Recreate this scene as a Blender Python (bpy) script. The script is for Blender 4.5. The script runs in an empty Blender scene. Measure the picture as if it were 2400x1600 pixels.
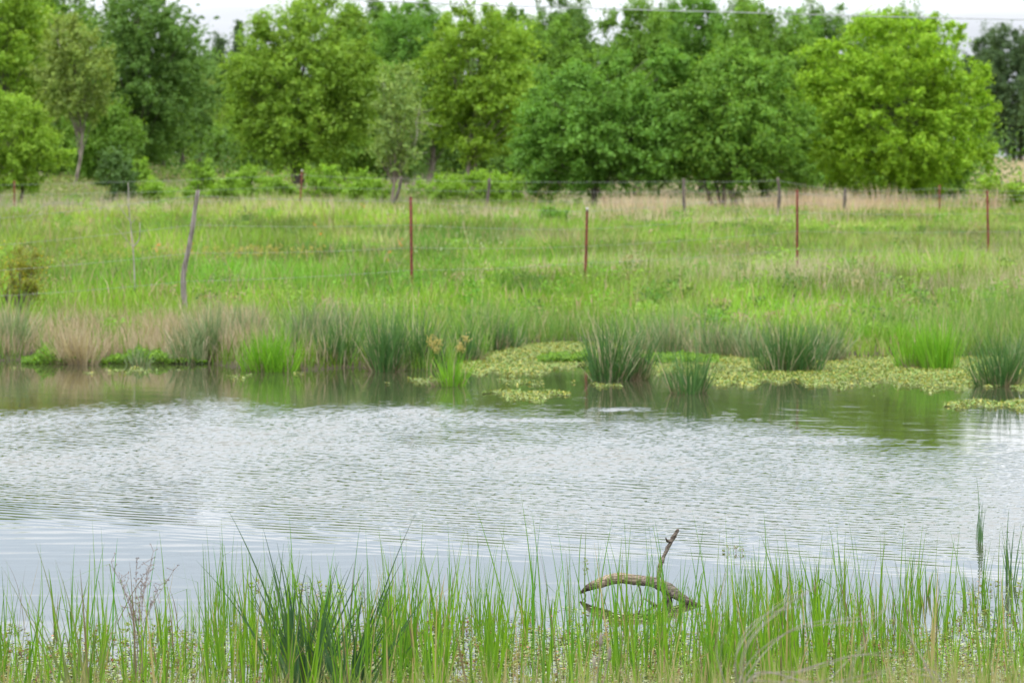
import bpy, math, random
import numpy as np

# ------------------------------------------------------------------ camera, world, sun, exposure
SC = bpy.context.scene
COL = SC.collection
rng = np.random.default_rng(7)
random.seed(7)
F, HC, X0, Y0 = 7840.0, 2.85, 1176.0, 400.0       # focal length in px of a 2352 px wide frame, eye height, horizon

cam_d = bpy.data.cameras.new('camera')
cam = bpy.data.objects.new('camera', cam_d)
COL.objects.link(cam)
cam.location = (0, 0, HC)
cam.rotation_euler = (math.radians(90), 0, 0)
cam_d.sensor_width = 36
cam_d.lens = 120
cam_d.shift_y = -0.1633
cam_d.clip_start = 0.5
cam_d.clip_end = 6000
cam_d.dof.use_dof = True
cam_d.dof.focus_distance = 22.6
cam_d.dof.aperture_fstop = 4.8
SC.camera = cam

SUN_EL, SUN_AZ = math.radians(58), math.radians(215)   # behind the camera, to the left
W = bpy.data.worlds.new('World')
SC.world = W
W.use_nodes = True
nt = W.node_tree
nt.nodes.clear()
N = nt.nodes.new
L = nt.links.new
out = N('ShaderNodeOutputWorld')
bg = N('ShaderNodeBackground')
sky = N('ShaderNodeTexSky')
sky.sky_type = 'NISHITA'
sky.sun_disc = False
sky.sun_elevation = SUN_EL
sky.sun_rotation = SUN_AZ
bg.inputs['Strength'].default_value = 0.1
tc = N('ShaderNodeTexCoord')
sep = N('ShaderNodeSeparateXYZ')
L(tc.outputs['Generated'], sep.inputs[0])
mp = N('ShaderNodeMapping')
mp.inputs['Scale'].default_value = (2.2, 2.2, 22)
L(tc.outputs['Generated'], mp.inputs['Vector'])
nz = N('ShaderNodeTexNoise')
nz.inputs['Scale'].default_value = 1.6
nz.inputs['Detail'].default_value = 5
nz.inputs['Roughness'].default_value = 0.5
L(mp.outputs[0], nz.inputs['Vector'])
m1 = N('ShaderNodeMath'); m1.operation = 'MULTIPLY_ADD'
m1.inputs[1].default_value = 0.05
m1.inputs[2].default_value = -0.025
L(nz.outputs['Fac'], m1.inputs[0])
m2 = N('ShaderNodeMath'); m2.operation = 'ADD'
L(sep.outputs['Z'], m2.inputs[0]); L(m1.outputs[0], m2.inputs[1])
ramp = N('ShaderNodeValToRGB')
L(m2.outputs[0], ramp.inputs[0])
cr = ramp.color_ramp
SKY = [(0.0, (.84, .88, .97)), (0.022, (.70, .75, .84)), (0.045, (.86, .90, .98)), (0.060, (1.65, 1.7, 1.78)), (0.09, (1.6, 1.66, 1.76)),
       (0.105, (.96, 1.12, 1.34)), (0.125, (1.04, 1.2, 1.42)), (0.15, (1.75, 1.85, 1.98)), (0.22, (1.7, 1.8, 1.96)),
       (0.35, (2.4, 2.46, 2.56)), (1.0, (3.3, 3.3, 3.3))]
cr.elements[0].position = 0.0
cr.elements[1].position = 1.0
for p, c in SKY[1:-1]:
    cr.elements.new(p)
for e, (p, c) in zip(cr.elements, SKY):
    e.position = p
    e.color = (c[0] / 4, c[1] / 4, c[2] / 4, 1)
sc3 = N('ShaderNodeVectorMath'); sc3.operation = 'SCALE'
sc3.inputs['Scale'].default_value = 40.0
L(ramp.outputs['Color'], sc3.inputs[0])
mx = N('ShaderNodeMix'); mx.data_type = 'RGBA'; mx.inputs[0].default_value = 0.93
L(sky.outputs[0], mx.inputs[6]); L(sc3.outputs[0], mx.inputs[7])
L(mx.outputs[2], bg.inputs['Color'])
L(bg.outputs[0], out.inputs[0])

sun_d = bpy.data.lights.new('sun', 'SUN')
sun_d.energy = 1.5
sun_d.angle = math.radians(10)
sun_d.color = (1.0, 0.95, 0.87)
sun = bpy.data.objects.new('sun', sun_d)
COL.objects.link(sun)
sun.rotation_euler = (math.radians(90) - SUN_EL, 0, math.radians(180) - SUN_AZ)

SC.view_settings.view_transform = 'Standard'
SC.view_settings.look = 'None'
SC.view_settings.exposure = 0.0
SC.view_settings.gamma = 1.0
SC.view_settings.use_curve_mapping = False
SC.cycles.max_bounces = 8
SC.cycles.diffuse_bounces = 3
SC.cycles.transmission_bounces = 4
SC.cycles.transparent_max_bounces = 4

# ------------------------------------------------------------------ helpers
def PX(xd, D): return (xd - X0) / F * D
def PZ(yd, D): return HC - (yd - Y0) / F * D
def DW(yd, z=0.0): return F * (HC - z) / (yd - Y0)      # distance of a point at height z seen at row yd
def sstep(a, b, x):
    t = np.clip((x - a) / (b - a), 0, 1)
    return t * t * (3 - 2 * t)

def mesh_np(name, V, Q, mat, parent=None, tint=None, smooth=False):
    V = np.asarray(V, np.float32); Q = np.asarray(Q, np.int32)
    me = bpy.data.meshes.new(name)
    me.vertices.add(len(V)); me.vertices.foreach_set('co', V.ravel())
    k = Q.shape[1]
    me.loops.add(Q.size); me.loops.foreach_set('vertex_index', Q.ravel())
    me.polygons.add(len(Q))
    me.polygons.foreach_set('loop_start', np.arange(0, Q.size, k, dtype=np.int32))
    if smooth:
        me.polygons.foreach_set('use_smooth', np.ones(len(Q), bool))
    if tint is not None:
        a = me.attributes.new('tint', 'FLOAT_COLOR', 'POINT')
        c = np.ones((len(V), 4), np.float32); c[:, :3] = tint
        a.data.foreach_set('color', c.ravel())
    me.update(calc_edges=True)
    me.materials.append(mat)
    o = bpy.data.objects.new(name, me)
    COL.objects.link(o)
    if parent is not None:
        o.parent = parent
    return o

def tag(o, label=None, cat=None, group=None, kind=None):
    if label: o['label'] = label
    if cat: o['category'] = cat
    if group: o['group'] = group
    if kind: o['kind'] = kind
    return o

def empty(name, loc, label, cat, group=None):
    o = bpy.data.objects.new(name, None)
    COL.objects.link(o); o.location = loc
    o.empty_display_size = 0.2
    return tag(o, label, cat, group)

class Acc:                                       # collects quads of several pieces of ONE part
    def __init__(s): s.V = []; s.Q = []; s.T = []; s.n = 0
    def add(s, V, Q, T=(1, 1, 1)):
        V = np.asarray(V, float); Q = np.asarray(Q, int)
        if len(V) == 0: return
        T = np.broadcast_to(np.asarray(T, float), (len(V), 3))
        s.V.append(V); s.Q.append(Q + s.n); s.T.append(T); s.n += len(V)
    def build(s, name, mat, parent=None, smooth=False):
        return mesh_np(name, np.concatenate(s.V), np.concatenate(s.Q), mat, parent, np.concatenate(s.T), smooth)

def A_(v, n): return np.broadcast_to(np.asarray(v, float), (n,)).copy()

def blades(base, Ln, w, az, lean, bend, tint, S=4, kink=0, tk=.6, fa=None, root=0.7, round_=False):
    base = np.asarray(base, float); n = len(base)
    Ln, w, az, lean, bend, kink, tk = [A_(v, n) for v in (Ln, w, az, lean, bend, kink, tk)]
    if fa is None: fa = rng.normal(0, .7, n)
    fa = A_(fa, n)
    pos = np.zeros((n, S + 1, 3)); pos[:, 0] = base
    for j in range(1, S + 1):
        t = (j - .5) / S
        th = lean + bend * t * t + kink * (t > tk)
        d = np.stack([np.sin(th) * np.cos(az), np.sin(th) * np.sin(az), np.cos(th)], 1)
        pos[:, j] = pos[:, j - 1] + d * (Ln / S)[:, None]
    ts = np.arange(S + 1) / S
    prof = np.minimum(1, root + ts * 1.2) * (1 - ts ** 1.6 * .93)
    side = np.stack([np.cos(fa), np.sin(fa), np.zeros(n)], 1)
    off = side[:, None, :] * (w[:, None] * prof[None, :] * .5)[:, :, None]
    tint = np.broadcast_to(np.asarray(tint, float), (n, 3))
    V = np.stack([pos - off, pos + off], 2).reshape(n, -1, 3)
    m = 2 * (S + 1)
    q = np.array([[2 * j, 2 * j + 1, 2 * j + 3, 2 * j + 2] for j in range(S)])
    Q = (np.arange(n)[:, None, None] * m + q[None]).reshape(-1, 4)
    T = np.repeat(tint, m, 0)
    return V.reshape(-1, 3), Q, T

def leaves(c, nrm, size, tint, asp=.6, roll=None):
    c = np.asarray(c, float); n = len(c)
    nrm = nrm / (np.linalg.norm(nrm, axis=1, keepdims=True) + 1e-9)
    r = rng.normal(size=(n, 3))
    u = np.cross(nrm, r); u /= np.linalg.norm(u, axis=1, keepdims=True) + 1e-9
    v = np.cross(nrm, u)
    s = A_(size, n)[:, None]
    V = np.stack([c - u * s, c + v * s * asp + nrm * s * .12, c + u * s, c - v * s * asp + nrm * s * .12], 1)
    Q = np.arange(n * 4).reshape(n, 4)
    T = np.repeat(np.broadcast_to(np.asarray(tint, float), (n, 3)), 4, 0)
    return V.reshape(-1, 3), Q, T

def tube(pts, rad, sides=7, rough=0.0, cap=True):
    pts = np.asarray(pts, float); n = len(pts)
    rad = A_(rad, n)
    tan = np.gradient(pts, axis=0); tan /= np.linalg.norm(tan, axis=1, keepdims=True) + 1e-9
    ref = np.array([0.13, 1.0, 0.07]) if abs(tan[:, 1]).mean() < .8 else np.array([1.0, 0.1, 0.05])
    u = np.cross(tan, ref); u /= np.linalg.norm(u, axis=1, keepdims=True) + 1e-9
    v = np.cross(tan, u)
    a = np.arange(sides) / sides * 2 * np.pi
    rr = rad[:, None] * (1 + (rng.normal(0, rough, (n, sides)) if rough else 0))
    V = pts[:, None, :] + rr[:, :, None] * (np.cos(a)[None, :, None] * u[:, None] + np.sin(a)[None, :, None] * v[:, None])
    Q = []
    for i in range(n - 1):
        for j in range(sides):
            k = (j + 1) % sides
            Q.append([i * sides + j, i * sides + k, (i + 1) * sides + k, (i + 1) * sides + j])
    V = V.reshape(-1, 3)
    if cap:
        V = np.concatenate([V, pts[:1], pts[-1:]])
        e0, e1 = n * sides, n * sides + 1
        for j in range(0, sides - 1, 2):
            Q.append([e0, (j + 2) % sides, j + 1, j]); o = (n - 1) * sides
            Q.append([e1, o + j, o + j + 1, o + (j + 2) % sides])
        if sides % 2:
            pass
    return V, np.array(Q)

def spline(P, n):
    P = np.asarray(P, float)
    P = np.vstack([2 * P[0] - P[1], P, 2 * P[-1] - P[-2]])
    segs = len(P) - 3; o = []
    for t in np.linspace(0, segs - 1e-6, n):
        i = int(t); f = t - i
        a, b, c, d = P[i:i + 4]
        o.append(.5 * (2 * b + (c - a) * f + (2 * a - 5 * b + 4 * c - d) * f * f + (3 * b - a - 3 * c + d) * f ** 3))
    return np.array(o)

_w = [(rng.uniform(.6, 1.6) * 2 ** k, rng.uniform(0, 2 * np.pi), rng.uniform(0, 7)) for k in range(4) for _ in range(5)]
def pnoise(x, y, scale=1.0, seed=0.0):           # smooth value noise about 0..1
    s = 0; A = 0
    for i, (f, a, p) in enumerate(_w):
        a2 = a + seed * 1.7 + i; k = f / scale; amp = 1 / f
        s = s + amp * np.sin(k * (x * math.cos(a2) + y * math.sin(a2)) + p * 3 + seed * 5.1 * (i + 1)); A += amp * amp
    return np.clip(.5 + .36 * s / math.sqrt(A), 0, 1)

# ------------------------------------------------------------------ materials
def new_mat(name):
    m = bpy.data.materials.new(name); m.use_nodes = True
    t = m.node_tree; t.nodes.clear()
    o = t.nodes.new('ShaderNodeOutputMaterial')
    return m, t, o

def leaf_mat(name, base=(1, 1, 1), transl=.35, gloss=.022, rough=.45, var=.0, vscale=1.5):
    m, t, o = new_mat(name)
    at = t.nodes.new('ShaderNodeAttribute'); at.attribute_name = 'tint'
    mul = t.nodes.new('ShaderNodeMix'); mul.data_type = 'RGBA'; mul.blend_type = 'MULTIPLY'; mul.inputs[0].default_value = 1
    mul.inputs[6].default_value = (*base, 1)
    t.links.new(at.outputs['Color'], mul.inputs[7])
    d = t.nodes.new('ShaderNodeBsdfDiffuse'); tr = t.nodes.new('ShaderNodeBsdfTranslucent')
    g = t.nodes.new('ShaderNodeBsdfGlossy'); g.inputs['Roughness'].default_value = rough
    g.inputs['Color'].default_value = (.8, .85, .8, 1)
    tw = t.nodes.new('ShaderNodeMix'); tw.data_type = 'RGBA'; tw.blend_type = 'MULTIPLY'; tw.inputs[0].default_value = 1
    tw.inputs[7].default_value = (1.25, 1.2, .55, 1)
    t.links.new(mul.outputs[2], tw.inputs[6])
    t.links.new(mul.outputs[2], d.inputs[0]); t.links.new(tw.outputs[2], tr.inputs[0])
    a = t.nodes.new('ShaderNodeMixShader'); a.inputs[0].default_value = transl
    b = t.nodes.new('ShaderNodeMixShader'); b.inputs[0].default_value = gloss
    t.links.new(d.outputs[0], a.inputs[1]); t.links.new(tr.outputs[0], a.inputs[2])
    t.links.new(a.outputs[0], b.inputs[1]); t.links.new(g.outputs[0], b.inputs[2])
    t.links.new(b.outputs[0], o.inputs[0])
    return m

def solid_mat(name, c1, c2, scale=8, rough=.85, bump=.0, stretch=(1, 1, 1), detail=6, spec=.3, use_tint=False, bdist=.01):
    m, t, o = new_mat(name)
    p = t.nodes.new('ShaderNodeBsdfPrincipled'); p.inputs['Roughness'].default_value = rough
    p.inputs['Specular IOR Level'].default_value = spec
    tc = t.nodes.new('ShaderNodeTexCoord'); mp = t.nodes.new('ShaderNodeMapping'); mp.inputs['Scale'].default_value = stretch
    t.links.new(tc.outputs['Object'], mp.inputs[0])
    n = t.nodes.new('ShaderNodeTexNoise'); n.inputs['Scale'].default_value = scale; n.inputs['Detail'].default_value = detail
    t.links.new(mp.outputs[0], n.inputs['Vector'])
    r = t.nodes.new('ShaderNodeValToRGB')
    r.color_ramp.elements[0].position = .35; r.color_ramp.elements[1].position = .65
    r.color_ramp.elements[0].color = (*c1, 1); r.color_ramp.elements[1].color = (*c2, 1)
    t.links.new(n.outputs['Fac'], r.inputs[0])
    src = r.outputs[0]
    if use_tint:
        at = t.nodes.new('ShaderNodeAttribute'); at.attribute_name = 'tint'
        mul = t.nodes.new('ShaderNodeMix'); mul.data_type = 'RGBA'; mul.blend_type = 'MULTIPLY'; mul.inputs[0].default_value = 1
        t.links.new(r.outputs[0], mul.inputs[6]); t.links.new(at.outputs['Color'], mul.inputs[7]); src = mul.outputs[2]
    t.links.new(src, p.inputs['Base Color'])
    if bump:
        b = t.nodes.new('ShaderNodeBump'); b.inputs['Strength'].default_value = bump; b.inputs['Distance'].default_value = bdist
        t.links.new(n.outputs['Fac'], b.inputs['Height']); t.links.new(b.outputs[0], p.inputs['Normal'])
    t.links.new(p.outputs[0], o.inputs[0])
    return m

M_GRASS = leaf_mat('grass_blades', transl=.35)
M_DRY = leaf_mat('dry_grass', transl=.25, gloss=.015)
M_RUSH = leaf_mat('rush_stems', transl=.15, gloss=.03)
M_LEAF = leaf_mat('broad_leaves', transl=.4)
M_FLOAT = leaf_mat('floating_leaves', transl=.1, gloss=.06, rough=.4)
M_PETAL = leaf_mat('petals', transl=.3, gloss=.0)
M_BARK = solid_mat('tree_bark', (.07, .06, .05), (.19, .17, .145), 14, .9, .5, (1, 1, .25), use_tint=True)
M_DEAD = solid_mat('bleached_wood', (.18, .16, .14), (.36, .33, .29), 20, .9, .3, (1, 1, .3))
M_POST = solid_mat('weathered_post', (.1, .085, .075), (.27, .24, .22), 30, .9, .6, (1, 1, .12))
M_OLDPOST = solid_mat('dark_old_post', (.05, .042, .036), (.15, .125, .11), 20, .9, .5, (1, 1, .12))
M_STEEL = solid_mat('rusty_red_steel', (.085, .03, .022), (.23, .065, .04), 12, .75, .2)
M_TIP = solid_mat('pale_steel', (.3, .28, .26), (.5, .48, .45), 12, .6, .1)
M_WIRE = solid_mat('galvanised_wire', (.16, .17, .17), (.3, .31, .31), 9, .5)
M_CABLE = solid_mat('power_cable', (.25, .26, .28), (.4, .41, .43), 3, .5)
M_LOG = None

# ------------------------------------------------------------------ terrain
_sx = PX(np.array([-600, 0, 440, 560, 700, 1000, 1060, 1150, 1300, 1480, 1650, 1900, 2352, 3000]), 53)
_sy = np.array([829, 829, 830, 842, 846, 850, 828, 800, 786, 790, 812, 822, 818, 818])
_sd = F * HC / (_sy - Y0)
def shore(X): return np.interp(X, _sx, _sd) + .35 * np.sin(X * 2.3) + .2 * np.sin(X * 5.1 + 1)
_kd = np.array([60, 72, 80, 88, 96, 104, 112, 125, 150, 190, 260, 400, 900, 4000])
_hl = np.array([.62, .70, .48, .58, 1.0, 1.42, 1.60, 1.70, 2.6, 3.7, 4.0, 4.0, 3.0, 0])
_hr = np.array([.60, .76, .78, .86, 1.05, 1.22, 1.36, 1.45, 1.8, 2.6, 3.9, 4.6, 3.0, 0])
def ground(X, Y):
    X = np.asarray(X, float); Y = np.asarray(Y, float)
    s = Y - shore(X)
    far = sstep(-9, 5, X / np.maximum(Y, 30) * 100)
    h = np.interp(Y, _kd, _hl) * (1 - far) + np.interp(Y, _kd, _hr) * far
    rise = np.interp(s, [-8, -2, 0, .6, 2.5, 8, 12], [-1.3, -.35, 0, .16, .38, .9, 1.0])
    z = np.where(s < 0, rise, rise * np.where(s < 12, np.minimum(h, 1.0 * h), h))
    z = z + np.where(s > 1, .10 * (pnoise(X, Y, 4.0) - .5) * sstep(1, 5, s), 0)
    z = z + sstep(95, 200, Y) * .5 * (pnoise(X, Y, 22.0, 3) - .5)
    nb = np.interp(Y, [-60, 0, 7, 12, 16, 18.6, 21, 26, 32], [1.25, 1.22, 1.05, .62, .22, -.03, -.16, -.5, -1.3])
    z = np.where(Y < 32, np.maximum(nb, -1.3), z)
    side = sstep(32, 60, np.abs(X)) * sstep(5, 0, np.abs(np.clip(Y, 20, 56) - Y)) 
    z = np.where((np.abs(X) > 30) & (Y < 70), np.maximum(z, -1.3 + 2.1 * sstep(32, 60, np.abs(X))), z)
    return z

gx = np.concatenate([-np.geomspace(2500, 16.5, 26), np.arange(-16, 16.01, .25), np.geomspace(16.5, 2500, 26)])
gy = np.concatenate([np.array([-400, -100, -30, -10]), np.arange(-5, 44, .5), np.arange(44, 70, .2), np.arange(70, 135, .5),
                     np.arange(135, 300, 3), np.geomspace(305, 4000, 16)])
GX, GY = np.meshgrid(gx, gy)
GZ = ground(GX, GY)
nxg, nyg = len(gx), len(gy)
idx = np.arange(nxg * nyg).reshape(nyg, nxg)
Qg = np.stack([idx[:-1, :-1], idx[:-1, 1:], idx[1:, 1:], idx[1:, :-1]], -1).reshape(-1, 4)
dry = pnoise(GX, GY, 9, 2)
soil = np.array([.055, .05, .025]); gg = np.array([.10, .15, .035]); tan = np.array([.30, .25, .15])
fc = np.clip((dry - .35) * 1.6, 0, 1)[..., None]
colg = gg * (1 - fc * .6) + tan * fc * .6
hill = (sstep(150, 175, GY))[..., None]
colg = colg * (1 - hill) + (tan * .92 + gg * .25 * (dry[..., None] - .3)) * hill
wet = sstep(2.2, .2, GY - shore(GX))[..., None] * (GY > 32)[..., None]
colg = colg * (1 - wet) + soil * wet
M_GROUND = solid_mat('ground_soil', (.75, .75, .75), (1.15, 1.15, 1.15), 3, .95, .6, use_tint=True, bdist=.05)
g = mesh_np('ground', np.stack([GX, GY, GZ], -1).reshape(-1, 3), Qg, M_GROUND, tint=colg.reshape(-1, 3), smooth=True)
tag(g, kind='structure')

# ------------------------------------------------------------------ water: real ripples in the mesh
wx = np.concatenate([np.linspace(-70, -7.6, 22), np.arange(-7.4, 7.41, .019), np.linspace(7.6, 70, 22)])
wy = np.concatenate([np.arange(15, 22.6, .12), np.arange(22.6, 45.5, .017), np.arange(45.5, 64, .1)])
WX, WY = np.meshgrid(wx, wy)
r2 = np.random.default_rng(3)
def wave(lam, ang, slope, ph):
    k = 2 * np.pi / lam
    wx_ = WX + .05 * np.sin(WY * 1.3 + ph) ; wy_ = WY + .06 * np.sin(WX * 1.7 + ph * 2) + .05 * np.sin(WX * .6 + WY * .9)
    p = k * (wx_ * math.sin(ang) + wy_ * math.cos(ang)) + ph
    return slope / k * (np.sin(p) + .18 * np.sin(2 * p))
chop = 0; longc = 0
for i in range(44):
    if i % 2: lam, an = math.exp(r2.uniform(math.log(.10), math.log(.26))), r2.normal(.45, .55)
    else: lam, an = math.exp(r2.uniform(math.log(.05), math.log(.13))), r2.uniform(-1.35, 1.5)
    chop = chop + wave(lam, an, .0150, r2.uniform(0, 6.28))
for lam, ang, sl in ((.17, .50, .014), (.145, .64, .011), (.21, .38, .012), (.19, .70, .008)):
    longc = longc + wave(lam, ang, sl, r2.uniform(0, 6.28))
yn = np.interp(PX(0, 1) * 0 + WX / 27 * F + X0, [-400, 0, 1000, 2000, 2400], [29.2, 28.7, 26.4, 24.6, 24.2])
yn = yn + .8 * (pnoise(WX, WY, 3, 6) - .5)
yf = np.interp(WX / 40 * F + X0, [-400, 0, 430, 1000, 1350, 1700, 1900, 2100, 2400], [38.0, 38.0, 40.5, 40.0, 38.5, 36.5, 34.5, 32.5, 34.5])
yf = yf + 2.0 * (pnoise(WX, WY, 2.0, 9) - .5)
patch = .35 + 1.25 * pnoise(WX, WY * .6, 2.6, 4)
cat = .45 + 1.1 * pnoise(WX * 2, WY, .8, 14)
mk_chop = sstep(yn - .2, yn + 3.2, WY) * sstep(yf + 5.5, yf - 4.0, WY) * patch * cat
mk_long = sstep(yn - 1.6, yn + .4, WY) * (1 - .75 * sstep(yn + 1.5, yn + 4, WY))
for (xd, yd, wpx, hpx) in ((950, 945, 70, 8), (1430, 940, 60, 4), (1230, 965, 110, 3), (1900, 1012, 110, 8)):
    D = DW(yd); cx = PX(xd, D); sx = wpx / F * D; sy = hpx * D * D / (F * HC)
    mk_chop = mk_chop + 1.1 * np.exp(-(((WX - cx) / sx) ** 2) ** 1.5 - (((WY - D) / sy) ** 2) ** 1.5)
fine = 0
for i in range(6):
    fine = fine + wave(math.exp(r2.uniform(math.log(.25), math.log(.9))), r2.normal(.3, .5), .0016, r2.uniform(0, 6.28))
WZ = chop * mk_chop + longc * mk_long + fine
WZ = WZ * sstep(7.6, 7.2, np.abs(WX)) * sstep(46, 45, WY) + (0.0) 
nw, nh = len(wx), len(wy)
idx = np.arange(nw * nh).reshape(nh, nw)
Qw = np.stack([idx[:-1, :-1], idx[:-1, 1:], idx[1:, 1:], idx[1:, :-1]], -1).reshape(-1, 4)
m, t, o = new_mat('pond_water')
p = t.nodes.new('ShaderNodeBsdfPrincipled')
p.inputs['Base Color'].default_value = (.042, .044, .024, 1)
p.inputs['Roughness'].default_value = .035
p.inputs['IOR'].default_value = 1.36
tcn = t.nodes.new('ShaderNodeTexCoord')
mpn = t.nodes.new('ShaderNodeMapping'); mpn.inputs['Scale'].default_value = (1.4, .55, 1); mpn.inputs['Rotation'].default_value = (0, 0, .4)
n1 = t.nodes.new('ShaderNodeTexNoise'); n1.inputs['Scale'].default_value = 2.2; n1.inputs['Detail'].default_value = 3
bm_ = t.nodes.new('ShaderNodeBump'); bm_.inputs['Strength'].default_value = .25; bm_.inputs['Distance'].default_value = .004
t.links.new(tcn.outputs['Object'], mpn.inputs[0]); t.links.new(mpn.outputs[0], n1.inputs['Vector'])
t.links.new(n1.outputs['Fac'], bm_.inputs['Height']); t.links.new(bm_.outputs[0], p.inputs['Normal'])
t.links.new(p.outputs[0], o.inputs[0])
wo = mesh_np('pond_water', np.stack([WX, WY, WZ], -1).reshape(-1, 3), Qw, m, smooth=True)
tag(wo, kind='structure')

# ------------------------------------------------------------------ grass fields (nobody could count the blades)
def frustum_pts(n, d0, d1, x0=-250, x1=2600, power=1.0, margin=.6):
    u = rng.uniform(0, 1, n)
    D = d0 + (d1 - d0) * u ** power
    xd = rng.uniform(x0, x1, n)
    return PX(xd, D) + rng.uniform(-margin, margin, n), D, xd

def mixc(c1, c2, f): return np.asarray(c1)[None] * (1 - f[:, None]) + np.asarray(c2)[None] * f[:, None]

acc = Acc()
X, Y, xd = frustum_pts(330000, 49.5, 128, power=1.15)
s = Y - shore(X)
k = s > -.05
X, Y, xd, s = X[k], Y[k], xd[k], s[k]
z = ground(X, Y)
n1_ = pnoise(X, Y, 5, 1); n2_ = pnoise(X, Y, 1.6, 5); n3_ = pnoise(X, Y, 12, 8)
lush = sstep(60, 62, Y) * sstep(71, 66, Y) * sstep(1250, 700, xd)
right = sstep(1200, 1700, xd)
keep = rng.uniform(0, 1, len(X)) < np.clip(.55 + .6 * n2_ + lush, 0, 1)
keep &= ~((s < 4.2) & (xd < 560) & (rng.uniform(0, 1, len(X)) < .7))
Ln = rng.gamma(6, .05, len(X)) * (.62 + .65 * n1_ + .35 * lush) * np.where(Y > 95, .8, 1) * np.where(s < 2, .9, 1)
f = np.clip(n3_ * .9 + rng.normal(0, .22, len(X)) - .05, 0, 1)
c = mixc((.135, .28, .02), (.26, .36, .06), f)
f2 = lush[:, None] * .7
c = c * (1 - f2) + np.array([.13, .31, .035]) * f2
f4 = (sstep(.5, .72, n2_) * sstep(74, 80, Y) * sstep(104, 96, Y))[:, None] * .75       # darker forbs on the slope
c = c * (1 - f4) + np.array([.06, .16, .025]) * f4
f3 = (right * np.clip(n2_ * 1.4 - .3, 0, 1))[:, None] * .45
c = c * (1 - f3) + np.array([.30, .29, .14]) * f3
pn = (rng.uniform(0, 1, len(X)) < .10 + .12 * n3_)
c[pn] = np.array([.36, .30, .19]) * rng.uniform(.7, 1.1, (pn.sum(), 1))
for (px_, pD, pw, pd, pc, ps) in ((420, 98, 150, 4, (.08, .19, .02), .8), (640, 99, 90, 3, (.09, .2, .025), .7), (560, 93, 130, 3, (.08, .2, .02), .6), (930, 63.5, 70, 1.6, (.06, .18, .03), .8),
                              (1160, 66, 90, 1.6, (.09, .24, .04), .6), (1240, 108, 110, 3, (.10, .24, .03), .6), (890, 90, 40, 3, (.36, .28, .2), .6), (1260, 92, 90, 5, (.36, .29, .21), .55), (1420, 93, 70, 4, (.36, .3, .22), .5),
                              (1650, 96, 130, 3, (.08, .2, .02), .6), (150, 90, 90, 5, (.20, .22, .08), .5), (120, 84, 40, 2, (.3, .2, .14), .7), (1250, 58.6, 120, 1.6, (.12, .22, .02), .6), (1900, 100, 160, 3, (.12, .26, .03), .5),
                              (760, 97, 60, 3, (.3, .25, .16), .5), (2100, 84, 160, 5, (.28, .28, .13), .5), (1580, 66, 120, 3, (.32, .28, .19), .5), (460, 66, 120, 2, (.09, .24, .03), .6), (700, 68, 120, 2, (.10, .25, .03), .5)):
    g_ = ps * np.exp(-(((xd - px_) / pw) ** 2) - (((Y - pD) / pd) ** 2))[:, None] * (.5 + .9 * n2_[:, None]); g_ = np.clip(g_, 0, .95)
    c = c * (1 - g_) + np.array(pc) * g_
c = c * rng.uniform(.68, 1.25, (len(X), 1)) * (.62 + .72 * pnoise(X, Y * .6, .9, 41))[:, None]
Ln = Ln * (.75 + .6 * pnoise(X, Y * .6, .9, 43))
k = keep
acc.add(*blades(np.stack([X, Y, z - .02], 1)[k], Ln[k], (.010 + .00016 * Y[k]) * rng.uniform(.7, 1.5, k.sum()),
                rng.uniform(0, 6.28, k.sum()), np.abs(rng.normal(0, .18, k.sum())), rng.uniform(.1, 1.1, k.sum()), c[k], S=3))
for _ in range(900):
    Yc = 54 + 68 * rng.uniform() ** 1.1; Xc = PX(rng.uniform(-200, 2550), Yc)
    if Yc - shore(Xc) < 1.5: continue
    r_ = rng.uniform(.12, .4); m_ = int(60 + 220 * r_)
    p_ = rng.normal(0, .5, (m_, 3)) * r_ * [1, 1, 0] + [Xc, Yc, 0]
    p_[:, 2] = ground(p_[:, 0], p_[:, 1]) + rng.uniform(.05, 1, m_) * r_ * rng.uniform(.8, 1.6)
    col_ = np.array([(.10, .25, .02), (.16, .34, .03), (.22, .36, .05), (.30, .27, .14), (.09, .17, .035)][rng.integers(0, 5)])
    acc.add(*leaves(p_, rng.normal(0, .7, (m_, 3)) + [0, -.4, .6], rng.uniform(.02, .05, m_), col_ * rng.uniform(.7, 1.2, (m_, 1)), asp=.45))
X, Y, xd = frustum_pts(110000, 49.5, 60, margin=.3)
s = Y - shore(X)
k = (s > -.12) & (s < 4.5) & (rng.uniform(0, 1, len(X)) < np.clip((pnoise(X, Y * .5, .8, 33) - .42) * 3.2, 0, 1) * np.interp(xd, [0, 450, 620], [.08, .15, 1]))
X, Y = X[k], Y[k]; n = len(X)
c = mixc((.08, .21, .03), (.20, .32, .08), rng.uniform(0, 1, n)); q = rng.uniform(0, 1, n) < .16; c[q] = (.42, .37, .25)
acc.add(*blades(np.stack([X, Y, ground(X, Y) - .02], 1), rng.gamma(7, .065, n) * (.6 + .6 * pnoise(X, Y, .7, 61)), .010 * rng.uniform(.6, 1.4, n), rng.uniform(0, 6.28, n), np.abs(rng.normal(0, .3, n)), rng.uniform(0, .6, n), c * rng.uniform(.7, 1.2, (n, 1)), S=4))
o = acc.build('meadow_grass', M_GRASS)
tag(o, 'bright green uncut grass covering the far bank and meadow', 'grass', kind='stuff')

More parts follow.
